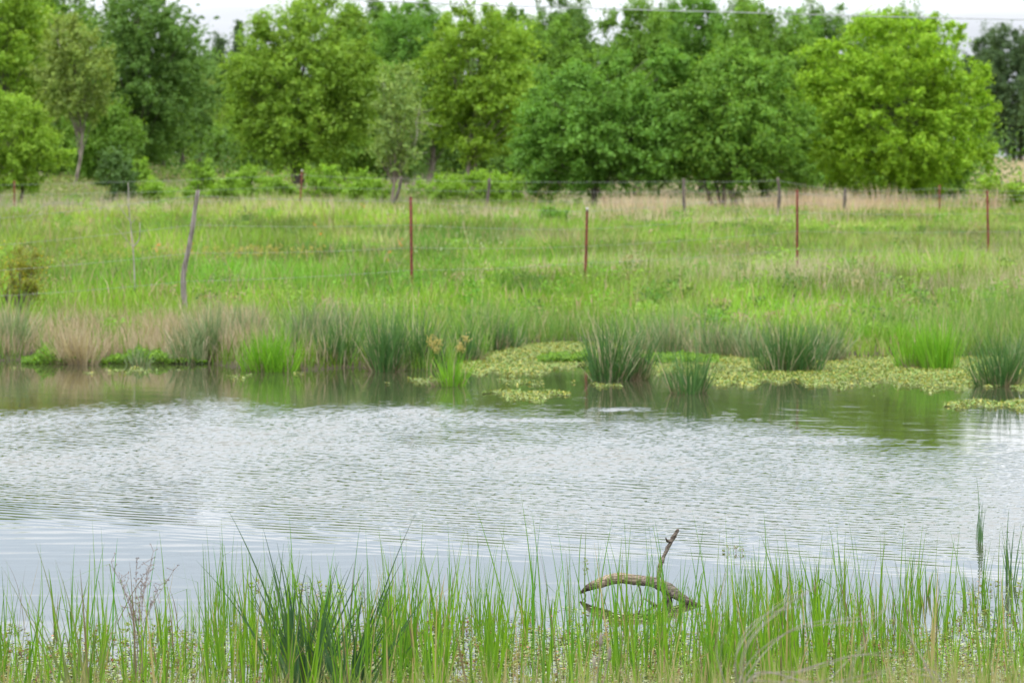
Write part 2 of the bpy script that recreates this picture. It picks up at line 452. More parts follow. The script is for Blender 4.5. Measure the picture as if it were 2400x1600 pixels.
# dry tan grass: shoreline band on the left, streaks in the meadow, bunches along the far fence
acc = Acc()
def dry_pts(n, d0, d1, x0, x1, L0, L1, w, c1=(.36, .30, .20), c2=(.50, .44, .33), srange=None, lean=.2, dens=None):
    X, Y, xd = frustum_pts(n, d0, d1, x0, x1, margin=.2)
    s = Y - shore(X)
    k = s > .1
    if srange: k &= (s > srange[0]) & (s < srange[1])
    if dens: k &= rng.uniform(0, 1, n) < np.clip((pnoise(X, Y, dens[0], dens[1]) - dens[2]) * dens[3], 0, 1)
    X, Y = X[k], Y[k]; n = k.sum()
    if n == 0: return
    acc.add(*blades(np.stack([X, Y, ground(X, Y) - .02], 1), rng.uniform(L0, L1, n) * (.55 + .85 * pnoise(X, Y, .7, L0 * 50)), w * rng.uniform(.6, 1.4, n), rng.uniform(0, 6.28, n),
                    np.abs(rng.normal(0, lean, n)), rng.uniform(-.1, .8, n), mixc(c1, c2, rng.uniform(0, 1, n)) * rng.uniform(.75, 1.15, (n, 1)), S=3))
dry_pts(36000, 51, 60, -250, 600, .22, .62, .009, srange=(.3, 4.8), lean=.3, dens=(2.2, 5, .08, 2.2), c1=(.27, .22, .14), c2=(.46, .39, .29))
dry_pts(7000, 50, 60, 540, 1000, .25, .65, .007, srange=(.2, 6), dens=(1.2, 3, .45, 3))
dry_pts(30000, 54, 92, 1050, 2600, .25, .65, .006, dens=(3.5, 21, .42, 2.5), c1=(.40, .33, .26), c2=(.55, .48, .38))
dry_pts(12000, 70, 100, -200, 1700, .3, .6, .010, dens=(3, 31, .62, 4), c1=(.36, .28, .2))
dry_pts(16000, 106, 122, -250, 2600, .3, .6, .018, dens=(6, 12, .25, 2), c1=(.42, .37, .27))
dry_pts(8000, 112, 124, 1380, 2300, .5, 1.0, .022, dens=(1.5, 17, .45, 3), c1=(.42, .31, .22), c2=(.55, .44, .34))
dry_pts(12000, 150, 215, 240, 700, .2, .5, .03, c1=(.36, .31, .18))
dry_pts(14000, 150, 290, 2150, 2650, .25, .5, .03, c1=(.40, .34, .22), dens=(8, 3, .2, 3))
o = acc.build('dry_grass', M_DRY)
tag(o, 'dead tan grass standing along the shore and among the green meadow', 'grass', kind='stuff')

# flowers scattered in the meadow
def fls(name, spots, colr, size, label, spread):
    acc = Acc()
    for (xd, yd, D, n, wpx) in spots:
        Xs = PX(xd + rng.normal(0, wpx, n), D); Ys = D + rng.normal(0, spread, n)
        Zs = ground(Xs, Ys) + rng.uniform(.28, .5, n)
        acc.add(*blades(np.stack([Xs, Ys, ground(Xs, Ys)], 1), Zs - ground(Xs, Ys), .012, 0, .02, .05, (.12, .2, .04), S=2))
        for q in range(4):
            acc.add(*leaves(np.stack([Xs, Ys, Zs], 1) + rng.normal(0, size * .6, (n, 3)), rng.normal(size=(n, 3)) + [0, -.6, .8], size * rng.uniform(.6, 1.2, n),
                            np.asarray(colr) * rng.uniform(.75, 1.2, (n, 1)), asp=.8))
    tag(acc.build(name, M_PETAL), label, 'flowers', kind='stuff')
fls('yellow_flowers', [(290, 590, 84, 26, 34), (400, 585, 84, 44, 42), (470, 580, 84, 40, 34), (560, 590, 84, 50, 30), (620, 588, 84, 40, 22), (700, 592, 84, 50, 32),
                       (170, 600, 84, 30, 30)], (.32, .30, .09), .032, 'ochre yellow flower heads in the hollow behind the wooden post', 1.2)
fls('orange_flowers', [(360, 572, 88, 4, 4), (536, 542, 95, 3, 3), (722, 545, 95, 3, 3), (918, 560, 88, 4, 3), (890, 610, 78, 3, 3), (440, 560, 90, 2, 3),
                       (835, 508, 108, 3, 4), (740, 550, 92, 2, 6)], (.7, .2, .06), .022, 'small orange wildflowers dotted over the far meadow slope', .3)
fls('white_flowers', [(1010, 548, 94, 3, 10), (1060, 552, 92, 4, 14), (1090, 565, 88, 7, 26), (1110, 590, 82, 7, 26), (1000, 600, 80, 5, 30), (930, 515, 104, 8, 30)],
    (.45, .52, .38), .022, 'tiny white wildflowers right of the second steel post', .6)

# low bright broad-leaved water plants hugging the far shore
acc = Acc()
def lowpatch(xa, xb, ya, yb, hpx, n):
    xd = rng.uniform(xa, xb, n); yd = rng.uniform(ya, yb, n)
    mid = (xa + xb) / 2; env = np.clip(1.3 - np.abs((xd - mid) / (xb - xa) * 2) ** 2.5, .2, 1) * (.35 + .9 * pnoise(xd / 9., yd * 0, 1, xb))
    D = DW(yd)
    bump = pnoise(xd / 14., yd * .1, 1, xa)
    h = rng.uniform(0, 1, n) ** .7 * hpx / F * D * env * (.5 + .9 * bump)
    c = np.stack([PX(xd, D), D, h + .01], 1)
    acc.add(*leaves(c, rng.normal(0, .6, (n, 3)) + [0, -.35, 1], rng.uniform(.018, .038, n), mixc((.10, .23, .02), (.20, .35, .03), rng.uniform(0, 1, n)) * rng.uniform(.5, 1.15, (n, 1)), asp=.6))
lowpatch(50, 240, 819, 837, 27, 5000); lowpatch(230, 475, 819, 836, 25, 6000)
lowpatch(1235, 1375, 822, 834, 24, 3000); lowpatch(1470, 1650, 820, 836, 16, 2600)
o = acc.build('shore_water_plants', M_LEAF)
tag(o, 'low bright yellow green broad leaved water plants hugging the far shore', 'water plants', kind='stuff')

# floating leaf mats
acc = Acc()
def mat_far(n, poly):
    xs = [q[0] for q in poly]
    xd = rng.uniform(xs[0], xs[-1], n)
    top = np.interp(xd, xs, [q[1] for q in poly]); bot = np.interp(xd, xs, [q[2] for q in poly])
    bot = bot + 7 * np.sin(xd / 37.) + 5 * np.sin(xd / 11. + 2)
    yd = top + (bot - top) * rng.uniform(0, 1, n)
    k = bot > top
    dn = pnoise(xd / 40, yd / 9, 1, 2) ; edge = (bot - yd) / 22
    k &= rng.uniform(0, 1, n) < np.clip((dn + .25) * (.35 + edge * .8), 0, 1)
    xd, yd = xd[k], yd[k]; D = DW(yd)
    m_ = len(xd)
    c = mixc((.18, .25, .06), (.31, .34, .15), rng.uniform(0, 1, m_)) * (.75 + .5 * pnoise(xd / 50, yd / 8, 1, 5))[:, None]
    r = rng.uniform(0, 1, m_); c[r < .10] = (.30, .29, .04); c[(r > .10) & (r < .34)] = (.14, .24, .03)
    nr = rng.normal(0, .16, (m_, 3)) + [0, 0, 1]
    up = r < .22; nr[up] += rng.normal(0, .8, (up.sum(), 3))
    z = np.where(up, rng.uniform(.01, .03, m_), .006 + .01 * rng.uniform(0, 1, m_))
    acc.add(*leaves(np.stack([PX(xd, D), D, z], 1), nr, rng.choice([.007, .010, .014, .020], m_) * rng.uniform(.8, 1.2, m_), c * rng.uniform(.82, 1.15, (m_, 1)), asp=.75))
mat_far(240000, [(1040, 850, 862), (1100, 800, 868), (1200, 788, 862), (1300, 786, 850), (1400, 788, 846), (1520, 790, 860), (1620, 812, 878), (1750, 822, 884), (1900, 820, 886),
                (2050, 815, 892), (2200, 815, 896), (2352, 815, 892), (2600, 815, 890)])
for (xa, xb, yc, h) in ((1108, 1310, 906, 22), (1105, 1250, 876, 10), (1340, 1430, 886, 10), (1690, 1760, 884, 8), (2170, 2420, 930, 26), (2005, 2050, 911, 5), (520, 600, 864, 5), (150, 225, 858, 5),
                        (230, 440, 852, 6), (640, 700, 858, 5), (930, 1010, 872, 8), (1300, 1340, 880, 5), (850, 900, 882, 4), (1560, 1690, 880, 7), (1100, 1160, 895, 5), (20, 60, 846, 3), (300, 330, 846, 4)):
    n = int((xb - xa) * h * 1.0) + 40
    mid = (xa + xb) / 2
    mat_far(n, [(xa, yc - h * .1, yc + h * .1), (mid - (xb - xa) * .2, yc - h / 2, yc + h / 2), (mid, yc - h * .2, yc + h * .45), (mid + (xb - xa) * .2, yc - h / 2, yc + h / 2), (xb, yc - h * .1, yc + h * .1)])
o = acc.build('floating_leaf_mat', M_FLOAT)
tag(o, 'pale green mat of small floating leaves along the far shore', 'floating plants', kind='stuff')

# ------------------------------------------------------------------ rush and sedge tufts on the far shore: one object each
GREEN = ((.03, .10, .025), (.09, .19, .045)); GREY = ((.08, .16, .055), (.20, .27, .12)); BRIGHT = ((.10, .28, .015), (.19, .38, .03)); BROWN = ((.25, .2, .14), (.38, .32, .24))
def tuft(xd, yb, yt, wpx, n, pal, label, tan_f=.15, spread=.5, wb=.011, name='rush_tuft', heads=0, thin=0, cat='rushes'):
    n = int(n * 1.25); D = DW(yb); X = PX(xd, D); z0 = max(-0.02, float(ground(X, D))) if yb < 846 else -.02
    r = wpx / 2 / F * D * .66
    H = (yb - yt) / F * D
    e = empty(name, (X, D, z0), label, cat, 'tufts of rushes along the far shore')
    a = Acc()
    ang = rng.uniform(0, 6.28, n); rr = r * np.sqrt(rng.uniform(0, 1, n))
    sub = rng.normal(0, .45, (5, 2)) * r; pk = rng.integers(0, 5, n)     # several crowns grown together
    b = np.stack([rr * .7 * np.cos(ang) + sub[pk, 0], rr * .6 * np.sin(ang) + sub[pk, 1], np.full(n, -.05)], 1)
    hs = rng.uniform(.7, 1.08, 5)[pk]; wind = rng.normal(0, .10)
    az = ang + rng.normal(0, .5, n); lean = (rr / r) * spread * rng.uniform(.2, 1.15, n) + wind * np.sign(np.cos(az))
    c = mixc(pal[0], pal[1], rng.uniform(0, 1, n)) * rng.uniform(.75, 1.2, (n, 1))
    q = rng.uniform(0, 1, n) < tan_f * .6
    c[q] = mixc((.32, .27, .17), (.46, .40, .28), rng.uniform(0, 1, q.sum()))
    Ln = H * hs * rng.uniform(.5, 1.15, n) * np.where(q, rng.uniform(.8, 1.15, n), 1)
    a.add(*blades(b, Ln, wb * rng.uniform(.7, 1.4, n), az, lean, rng.uniform(0, .5, n), c, S=5, kink=np.where(rng.uniform(0, 1, n) < .12, rng.uniform(.7, 1.9, n), 0)))
    a.build('stems', M_RUSH if pal in (GREEN, GREY) else M_GRASS, e)
    nd = int(n * .25) + 10                        # dead stubble round the foot
    a2 = Acc(); ang = rng.uniform(0, 6.28, nd); rr = r * rng.uniform(.5, 1.15, nd)
    a2.add(*blades(np.stack([rr * np.cos(ang), rr * np.sin(ang) * .8, np.full(nd, -.04)], 1), H * rng.uniform(.15, .45, nd), wb, ang, rng.uniform(.1, .9, nd), rng.uniform(0, .8, nd),
                   mixc((.10, .08, .05), (.3, .25, .17), rng.uniform(0, 1, nd)), S=3))
    a2.build('dead_stubble', M_DRY, e)
    if heads:
        hp = np.stack([rng.uniform(-r * 1.6, r * 1.6, heads), rng.uniform(-r, r, heads), H * rng.uniform(.75, 1.0, heads)], 1)
        for h_ in hp:
            m_ = 46
            a3 = Acc(); a3.add(*leaves(h_ + rng.normal(0, .03, (m_, 3)), rng.normal(size=(m_, 3)), .018, np.array([.42, .36, .14]) * rng.uniform(.7, 1.2, (m_, 1)), asp=.4))
            a3.build('flower_head', M_PETAL, e)
    return e
tuft(15, 820, 690, 110, 260, GREY, 'grey green rush tuft cut by the left edge of the far shore', spread=.6)
tuft(185, 836, 700, 130, 260, BROWN, 'thin brown rush tuft rising from the bright low plants', tan_f=.5, spread=.8)
tuft(490, 832, 685, 120, 380, GREY, 'tall grey green tuft below the wooden fence post, right of low plants', tan_f=.25)
tuft(615, 852, 735, 120, 330, BRIGHT, 'bright green leafy tuft standing in the water left of centre', tan_f=.05, spread=.55, wb=.012, name='sedge_tuft')
tuft(735, 832, 680, 130, 380, GREY, 'grey green tuft with many dead stems right of bright sedge', tan_f=.35)
tuft(805, 826, 705, 90, 200, GREY, 'sparse grey tuft tucked behind the dark central tuft', tan_f=.35)
tuft(885, 852, 690, 95, 330, GREEN, 'dark green upright tuft standing in water left of centre', tan_f=.12)
tuft(965, 846, 690, 120, 360, GREEN, 'dark green tuft beside its twin below the second steel post', tan_f=.15, spread=.6)
tuft(1030, 886, 775, 90, 150, BRIGHT, 'bright sedge in the water carrying ochre flower heads', tan_f=.05, spread=.7, wb=.011, heads=7, name='sedge_tuft')
tuft(1070, 830, 712, 90, 220, GREEN, 'small dark tuft behind the flowering sedge', tan_f=.2)
tuft(1130, 806, 705, 90, 220, GREEN, 'dark tuft at the left end of the floating mat', tan_f=.2, spread=.7)
tuft(1425, 872, 715, 150, 520, GREEN, 'large dark fan shaped tuft standing alone in front of the mat', tan_f=.22, spread=.62)
tuft(1580, 902, 755, 100, 150, GREEN, 'sparse tuft standing farthest out in the water', tan_f=.1, spread=.55)
tuft(1545, 812, 690, 110, 240, GREY, 'pale grey tuft on the bank behind the sparse water tuft', tan_f=.4, spread=.5)
tuft(1660, 818, 690, 150, 360, GREY, 'wide grey green tuft at the back edge of the mat', tan_f=.35)
tuft(1815, 852, 700, 165, 480, GREEN, 'broad dark tuft growing through the mat right of centre', tan_f=.2, spread=.6)
tuft(1905, 828, 700, 110, 300, GREY, 'grey green tuft just right of the broad dark one', tan_f=.3, spread=.6)
tuft(1985, 812, 735, 90, 220, BRIGHT, 'short bright tuft on the shore behind the mat', tan_f=.05, wb=.011, name='sedge_tuft')
tuft(2060, 812, 735, 80, 160, BRIGHT, 'small bright tuft left of the large bright sedge', tan_f=.1, wb=.011, name='sedge_tuft')
tuft(2125, 846, 722, 140, 460, BRIGHT, 'large bright green sedge growing from the mat on the right', tan_f=.04, spread=.4, wb=.012, name='sedge_tuft')
tuft(2300, 886, 735, 110, 260, GREEN, 'dark rush tuft in the water near the right edge', tan_f=.15, spread=.65)
tuft(2350, 850, 735, 90, 200, GREY, 'grey green tuft cut by the right edge of the frame', tan_f=.25)

tuft(320, 838, 770, 60, 70, GREY, 'small thin tuft between the two halves of the bright low plants', spread=.8)
tuft(430, 834, 720, 90, 170, GREY, 'grey green tuft at the right end of the bright low plants', tan_f=.4, spread=.7)
tuft(560, 826, 700, 100, 230, GREY, 'pale grey tuft behind the bright leafy tuft on its left', tan_f=.4)
tuft(675, 838, 720, 100, 260, GREY, 'grey tuft between bright leafy tuft and the one with many dead stems', tan_f=.35, spread=.65)
tuft(770, 842, 720, 80, 200, GREEN, 'green tuft at the waterline just left of the sparse grey tuft', tan_f=.2)
tuft(1165, 800, 715, 80, 180, GREEN, 'last dark tuft of the left row, behind the left tip of the mat', tan_f=.2, spread=.7)
tuft(1490, 805, 715, 90, 170, GREY, 'tan tinged tuft behind and right of the large fan shaped tuft', tan_f=.6, spread=.6)
tuft(1740, 822, 715, 100, 220, GREY, 'grey green tuft just left of the broad dark one', tan_f=.3, spread=.6)

# ------------------------------------------------------------------ trees
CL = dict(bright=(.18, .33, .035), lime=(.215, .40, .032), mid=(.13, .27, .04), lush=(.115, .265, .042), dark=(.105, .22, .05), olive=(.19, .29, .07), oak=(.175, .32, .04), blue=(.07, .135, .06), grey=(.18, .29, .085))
CROWN_M = {k_: leaf_mat('leaves_' + k_, base=v, transl=.36, gloss=.018) for k_, v in CL.items()}

def crown_pts(C, R, nc, rc, per, shape='round', flat=.65, gap=.0):
    """leaf clumps filling an ellipsoid; returns clump centres and leaf data"""
    cs = []
    tries = 0
    ph = rng.uniform(0, 6.28)
    while len(cs) < nc and tries < nc * 40:
        tries += 1
        v = rng.normal(size=3); ez = 2.6 if v[2] < 0 else 2.0
        v /= (abs(v[0]) ** 2.4 + abs(v[1]) ** 2 + abs(v[2]) ** ez) ** (1 / 2.3)
        v = np.clip(v, -1.02, 1.02)
        rr = rng.uniform(.12, 1.0) ** .45
        lump = .95 + .10 * math.sin(v[0] * 5 + ph) + .09 * math.sin(v[2] * 7 + v[0] * 4 + ph * 2)
        p_ = v * rr * lump
        if v[1] > .35 and rng.uniform() < .6: continue
        if shape == 'cone':
            hz = (p_[2] + 1) / 2; wdt = max(0.08, 1.05 - hz); p_[0] *= wdt; p_[1] *= wdt
        elif shape == 'dome':
            if p_[2] < 0: p_[2] *= .8
            hz = (p_[2] + 1) / 2; wdt = 1.08 - .35 * max(0, hz - .3); p_[0] *= wdt
        q_ = C + p_ * R
        if all((abs(q_ - d_) * [1, 1, 1.3]).max() > rc * gap for d_ in cs[-60:]):
            cs.append(q_)
    core = len(cs)
    cs = np.array(cs)
    n = len(cs) * per
    cc = np.repeat(cs, per, 0)
    v = rng.normal(size=(n, 3)); v /= np.linalg.norm(v, axis=1, keepdims=True)
    v[:, 2] = np.where((v[:, 2] < -.2) & (rng.uniform(0, 1, n) < .5), -v[:, 2], v[:, 2])
    rsz = np.repeat(rc * rng.choice([.5, .75, 1.0, 1.4], len(cs)) * rng.uniform(.75, 1.2, len(cs)), per)
    rad = rsz * rng.uniform(.1, 1.0, n) ** .5 * rng.gamma(9, .115, n)
    pos = cc + v * rad[:, None] * np.array([1, 1, flat])
    st = rng.normal(0, .55, (len(cs), 3)) + (cs - C) / (np.linalg.norm(cs - C, axis=1, keepdims=True) + .01) * .7   # each clump drawn out its own way
    tt_ = rng.uniform(-.6, 1, n)
    pos = pos + np.repeat(st, per, 0) * (rsz * tt_)[:, None] * 1.1
    bright = np.repeat(rng.uniform(.85, 1.18, len(cs)), per)
    if shape != 'cone':                            # thin leafy shoots that break the outline
        ns = int(len(cs) * 1.1); b_ = cs[rng.integers(0, len(cs), ns)]; d_ = (b_ - C) / R; rr_ = np.linalg.norm(d_, axis=1)
        k_ = rr_ > .6; b_ = b_[k_]; ns = len(b_); dn = d_[k_] / rr_[k_, None] + rng.normal(0, .35, (ns, 3)) + [0, 0, .15]
        dn /= np.linalg.norm(dn, axis=1, keepdims=True)
        p0_ = C + d_[k_] / rr_[k_, None] * R * rng.uniform(.85, .98, (ns, 1)); Ls = rng.uniform(.25, .85, ns) * rc * 2.1
        m_ = max(10, per // 5); t_ = rng.uniform(0, 1, (ns, m_, 1)) ** .8
        sp_ = p0_[:, None] + dn[:, None] * Ls[:, None, None] * t_ + rng.normal(0, 1, (ns, m_, 3)) * (rc * .22 * (1.1 - t_))
        sp_ = sp_.reshape(-1, 3)
        pos = np.concatenate([pos, sp_]); v = np.concatenate([v, np.repeat(dn, m_, 0)]); bright = np.concatenate([bright, rng.uniform(.95, 1.2, len(sp_))])
    return cs, pos, v, bright

def limb_path(p0, p1, sag=.2):
    mid = (p0 + p1) / 2 + np.array([rng.normal(0, .08), rng.normal(0, .08), sag * np.linalg.norm(p1 - p0) * .35])
    return spline([p0, mid, p1], 6)

def tree(label, xd, xw, yt, yb, D, col, name='deciduous_tree', cat='tree', ybc=None, nc=None, rc=None, per=210, shape='round', lean=0, trunk_r=.16, bark=(1, 1, 1), stems=1,
         leaf=.062, flat=.65, gap=.5, bare=0, group='trees along the far side of the meadow', lumps=None, ylw=.25):
    """xd centre col, xw crown width px, yt top row, yb foot row, ybc row of crown bottom"""
    X = PX(xd, D); zt = PZ(yt, D); z0 = float(ground(X + lean, D)); zb = max(PZ(ybc if ybc else yb - 12, D), z0 + .15)
    e = empty(name, (X + lean, D, z0), label, cat, group)
    R = np.array([xw / 2 / F * D * 1.06, xw / 2 / F * D * .85, (zt - zb) / 2])
    C = np.array([-lean, 0, (zt + zb) / 2 - z0])
    vol = R[0] * R[2]
    rc = (rc or .42) * .78; flat = min(.95, flat + .25)
    nc = int((nc or min(440, 9.5 * vol / .4)) * 1.75); per = int(per * .74)
    cs, pos, v, br = crown_pts(C, R, nc, rc, per, shape, flat, gap)
    if lumps:
        for (lx, ly, lw, lh) in lumps:             # extra boughs: col, row, half width, half height in px
            c2 = np.array([PX(lx, D) - X - lean, rng.uniform(-.6, .2), PZ(ly, D) - z0])
            a_, b_, v_, r_ = crown_pts(c2, np.array([lw, lw, lh]) / F * D, max(4, int(lw * lh / 90)), rc * .8, per, 'round', flat, .3)
            cs = np.vstack([cs, a_]); pos = np.vstack([pos, b_]); v = np.vstack([v, v_]); br = np.concatenate([br, r_])
    n = len(pos)
    pos[:, 2] = np.maximum(pos[:, 2], .05)
    nrm = v * .8 + rng.normal(0, .55, (n, 3)) + [0, 0, .45]
    yv = rng.uniform(0, 1, (n, 1)) * ylw
    tint = np.concatenate([1 + yv * 1.6, 1 + yv * .7, np.ones((n, 1))], 1) * (br * rng.uniform(.8, 1.2, n))[:, None]
    V, Q, T = leaves(pos, nrm, leaf * rng.uniform(.6, 1.25, n) * (D / 135) ** .5, tint, asp=.62)
    mesh_np('crown', V, Q, CROWN_M[col], e, T)
    a = Acc()
    ht = zt - z0
    for k_ in range(stems):
        off = np.array([rng.normal(0, .25), rng.normal(0, .25), 0]) if stems > 1 else np.zeros(3)
        foot = off - np.array([0, 0, .2])
        topp = np.array([-lean * .9 + rng.normal(0, R[0] * (.12 if stems == 1 else .4)), off[1], ht * .86])
        w1 = foot + (topp - foot) * .35 + np.array([rng.normal(0, .18), 0, 0]); w2 = foot + (topp - foot) * .7 + np.array([rng.normal(0, .22), 0, 0])
        path = spline([foot, w1, w2, topp], 14)
        rad = np.linspace(trunk_r, trunk_r * .18, 14) * (1 if stems == 1 else .7)
        rad[0] *= 1.35
        V, Q = tube(path, rad, 8, .06); a.add(V, Q, bark)
        sub = cs[rng.permutation(len(cs))[: int(len(cs) * .22 / stems) + 4]]
        for c_ in sub:
            j = int(np.clip((c_[2] / ht - .12) * 14 * rng.uniform(.6, .95), 3, 12))
            pth = limb_path(path[j], c_, .15)
            V, Q = tube(pth, np.linspace(rad[j] * .3, .01, 6), 5, cap=False); a.add(V, Q, bark)
    a.build('trunk', M_BARK, e)
    if bare:
        for k_ in range(bare):
            b = Acc()
            c_ = cs[rng.integers(len(cs))]; 
            for _ in range(5):
                d_ = rng.normal(size=3) * [1, 1, .6]; d_ /= np.linalg.norm(d_)
                V, Q = tube(spline([c_, c_ + d_ * .4 + rng.normal(0, .06, 3), c_ + d_ * .9], 5), np.linspace(.018, .005, 5), 4, cap=False); b.add(V, Q)
            b.build('dead_twig', M_DEAD, e)
    return e

# back row first
T = tree
T('dark tree far back below the sky gap, left of it', 435, 170, 95, 385, 185, 'dark', ybc=378)
T('blue green conical cedar beside the sky gap', 503, 60, 85, 380, 195, 'blue', name='cedar_tree', shape='cone', nc=90, stems=1, gap=.3)
T('narrow blue green cedar against the oak, its top in the sky gap', 548, 75, 62, 380, 192, 'blue', name='cedar_tree', shape='cone', nc=110, gap=.3)
T('short yellowish tree in the shade below the sky gap', 455, 90, 175, 370, 175, 'olive', ybc=362)
T('dark green tree directly behind the round oak', 840, 220, 22, 400, 172, 'mid', ybc=385)
T('tall dark green tree between the oak and the bright middle tree', 930, 190, 10, 405, 160, 'lush', ybc=395)
T('tallest dark tree behind the right side of the bright middle tree', 1270, 200, -8, 410, 178, 'dark', ybc=395)
T('mid green tree with a bare fork right of the bright middle tree', 1250, 210, 60, 430, 152, 'mid', ybc=415, bare=3)
T('dark tree at the left edge of the narrow sky notch', 1325, 90, 18, 420, 185, 'dark', ybc=390)
T('mid green tree right of the narrow sky notch', 1465, 190, 15, 430, 160, 'mid', ybc=410, lumps=[(1400, 60, 20, 34)])
T('broad tree touching the top of the frame under the wire', 1610, 260, -12, 430, 166, 'lush', ybc=400)
T('mid green tree between the broad tree and the lime one', 1760, 230, 12, 440, 158, 'mid', ybc=420)
T('dark ragged tree peeking over the left of the lime tree', 1890, 130, 14, 440, 178, 'dark', ybc=400, gap=.8)
T('dark ragged tree behind the top of the lime tree', 2050, 260, 28, 440, 180, 'dark', ybc=400)
T('dark bluish green wood edge tree at the right frame edge', 2345, 190, 62, 366, 255, 'blue', per=170, ybc=364)
T('lower dark blue tree between lime tree and right edge', 2262, 120, 88, 366, 262, 'blue', per=170)
T('small bluish tree low at the right edge', 2400, 110, 150, 368, 235, 'blue', per=150, nc=90)
# middle row of dark bushes that close the wood at its foot
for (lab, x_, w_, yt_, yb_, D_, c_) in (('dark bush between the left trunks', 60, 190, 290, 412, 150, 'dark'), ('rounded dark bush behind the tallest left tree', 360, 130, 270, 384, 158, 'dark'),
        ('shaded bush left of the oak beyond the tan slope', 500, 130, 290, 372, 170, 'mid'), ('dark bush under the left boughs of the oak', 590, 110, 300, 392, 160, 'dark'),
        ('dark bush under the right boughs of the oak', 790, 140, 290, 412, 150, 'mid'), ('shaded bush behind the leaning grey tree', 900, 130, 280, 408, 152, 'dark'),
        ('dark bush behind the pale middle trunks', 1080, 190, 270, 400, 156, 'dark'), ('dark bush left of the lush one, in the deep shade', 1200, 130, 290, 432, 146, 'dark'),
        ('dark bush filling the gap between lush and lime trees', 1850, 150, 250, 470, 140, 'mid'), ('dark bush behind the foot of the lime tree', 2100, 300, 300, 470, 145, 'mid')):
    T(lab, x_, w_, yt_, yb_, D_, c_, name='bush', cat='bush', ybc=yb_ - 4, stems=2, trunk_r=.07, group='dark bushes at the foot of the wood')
# front row
T('pale yellow green tree filling the top left corner', 20, 250, -45, 430, 142, 'bright', ybc=405)
T('tall tree with leafy top between corner tree and dark tree', 130, 190, -30, 420, 156, 'mid', ybc=400)
T('olive tree with a pale forked trunk near the left', 165, 165, 45, 415, 136, 'olive', ybc=300, trunk_r=.09, bark=(1.4, 1.35, 1.3), gap=.6, bare=3)
T('tall dark green tree left of the sky gap', 325, 270, -32, 392, 148, 'dark', ybc=372, trunk_r=.2, nc=260, gap=.75)
T('low leafy tree under the tall dark one', 240, 150, 255, 415, 140, 'mid', ybc=400, nc=80)
T('large round oak with billowing olive foliage', 692, 325, 8, 425, 138, 'oak', name='oak_tree', ybc=398, lumps=[(560, 190, 34, 30), (545, 260, 30, 28), (830, 150, 30, 40), (620, 70, 40, 24), (730, 18, 40, 14), (580, 330, 30, 26), (840, 270, 30, 40), (790, 50, 34, 24)], trunk_r=.26, rc=.5, per=230, gap=.75, flat=.55, bark=(.7, .65, .6))
T('bright yellow green tree in the middle of the tree line', 1085, 240, 10, 415, 139, 'bright', ybc=300, lumps=[(1150, 230, 90, 70), (1030, 290, 40, 45), (1100, 330, 70, 45)], trunk_r=.15, bark=(1.5, 1.45, 1.4), stems=2)
T('small thin tree with greyish foliage on a leaning trunk', 915, 110, 150, 492, 117, 'grey', ybc=400, lean=-.32, trunk_r=.06, rc=.3, nc=62, per=75, gap=.7, bare=5, bark=(1.4, 1.3, 1.2))
T('wide lush bush like tree right of centre, left half', 1375, 370, 165, 482, 126, 'lush', ybc=468, stems=3, shape='dome', trunk_r=.12, rc=.38, lumps=[(1530, 150, 50, 40), (1240, 250, 40, 40), (1215, 340, 36, 36), (1330, 185, 44, 30), (1210, 430, 34, 24), (1420, 150, 44, 26)], nc=300)
T('wide lush bush like tree with lime topped boughs, right half', 1650, 400, 125, 482, 127, 'lush', ybc=468, stems=3, shape='dome', trunk_r=.12, rc=.38, lumps=[(1640, 180, 60, 45), (1560, 200, 50, 40), (1780, 160, 44, 34), (1840, 290, 34, 44), (1850, 400, 34, 34), (1700, 120, 40, 24)], nc=340, ylw=.5)
T('lime tipped tree rising behind the two lush bushes', 1690, 230, 145, 470, 134, 'bright', ybc=400)
T('large lime green tree at the right with airy layered boughs', 2060, 410, 38, 490, 130, 'lime', ybc=472, lumps=[(1885, 120, 34, 30), (1868, 210, 28, 34), (2000, 58, 40, 18), (2120, 50, 34, 20), (2195, 75, 26, 24), (2262, 270, 24, 40), (2250, 180, 26, 24), (2262, 360, 26, 26), (1880, 330, 34, 34)], stems=3, trunk_r=.13, rc=.38, gap=.85, flat=.5, nc=420, per=190, bark=(.6, .55, .5))
T('feathery light green tree at the left edge in front', 15, 210, 225, 468, 117, 'bright', ybc=450, stems=2, trunk_r=.09, rc=.3, leaf=.05, gap=.8, nc=120, lumps=[(140, 360, 36, 14), (90, 265, 20, 34)], bark=(1.4, 1.3, 1.2))
T('small green sapling with drooping boughs right of the lime tree', 2290, 120, 408, 505, 120, 'bright', name='sapling', cat='sapling', ybc=500, rc=.22, nc=26, per=90, trunk_r=.03, gap=.9, lumps=[(2345, 450, 18, 10)])

# dark undergrowth that closes the wood between the trunks
acc = Acc()
n = 60000
X, Y, xd = frustum_pts(n, 150, 185, -250, 2230, margin=3)
hgt = (1.1 + 2.6 * pnoise(X, Y, 5, 3)) * np.where((xd > 330) & (xd < 540), .25, 1)
zz = ground(X, Y) + hgt * rng.uniform(0, 1, n) ** .8
acc.add(*leaves(np.stack([X, Y, zz], 1), rng.normal(0, .7, (n, 3)) + [0, -.3, .6], rng.uniform(.07, .13, n), mixc((.05, .12, .02), (.11, .21, .03), rng.uniform(0, 1, n)), asp=.6))
n = 30000
X, Y, xd = frustum_pts(n, 196, 215, -300, 2180, margin=3)
ht = np.interp(xd, [-300, 380, 430, 560, 700, 2100, 2180], [9, 9, 4, 5, 8, 8, 4]) * (.75 + .3 * pnoise(X, Y, 3, 9))
zz = ground(X, Y) + ht * rng.uniform(0, 1, n) ** .9
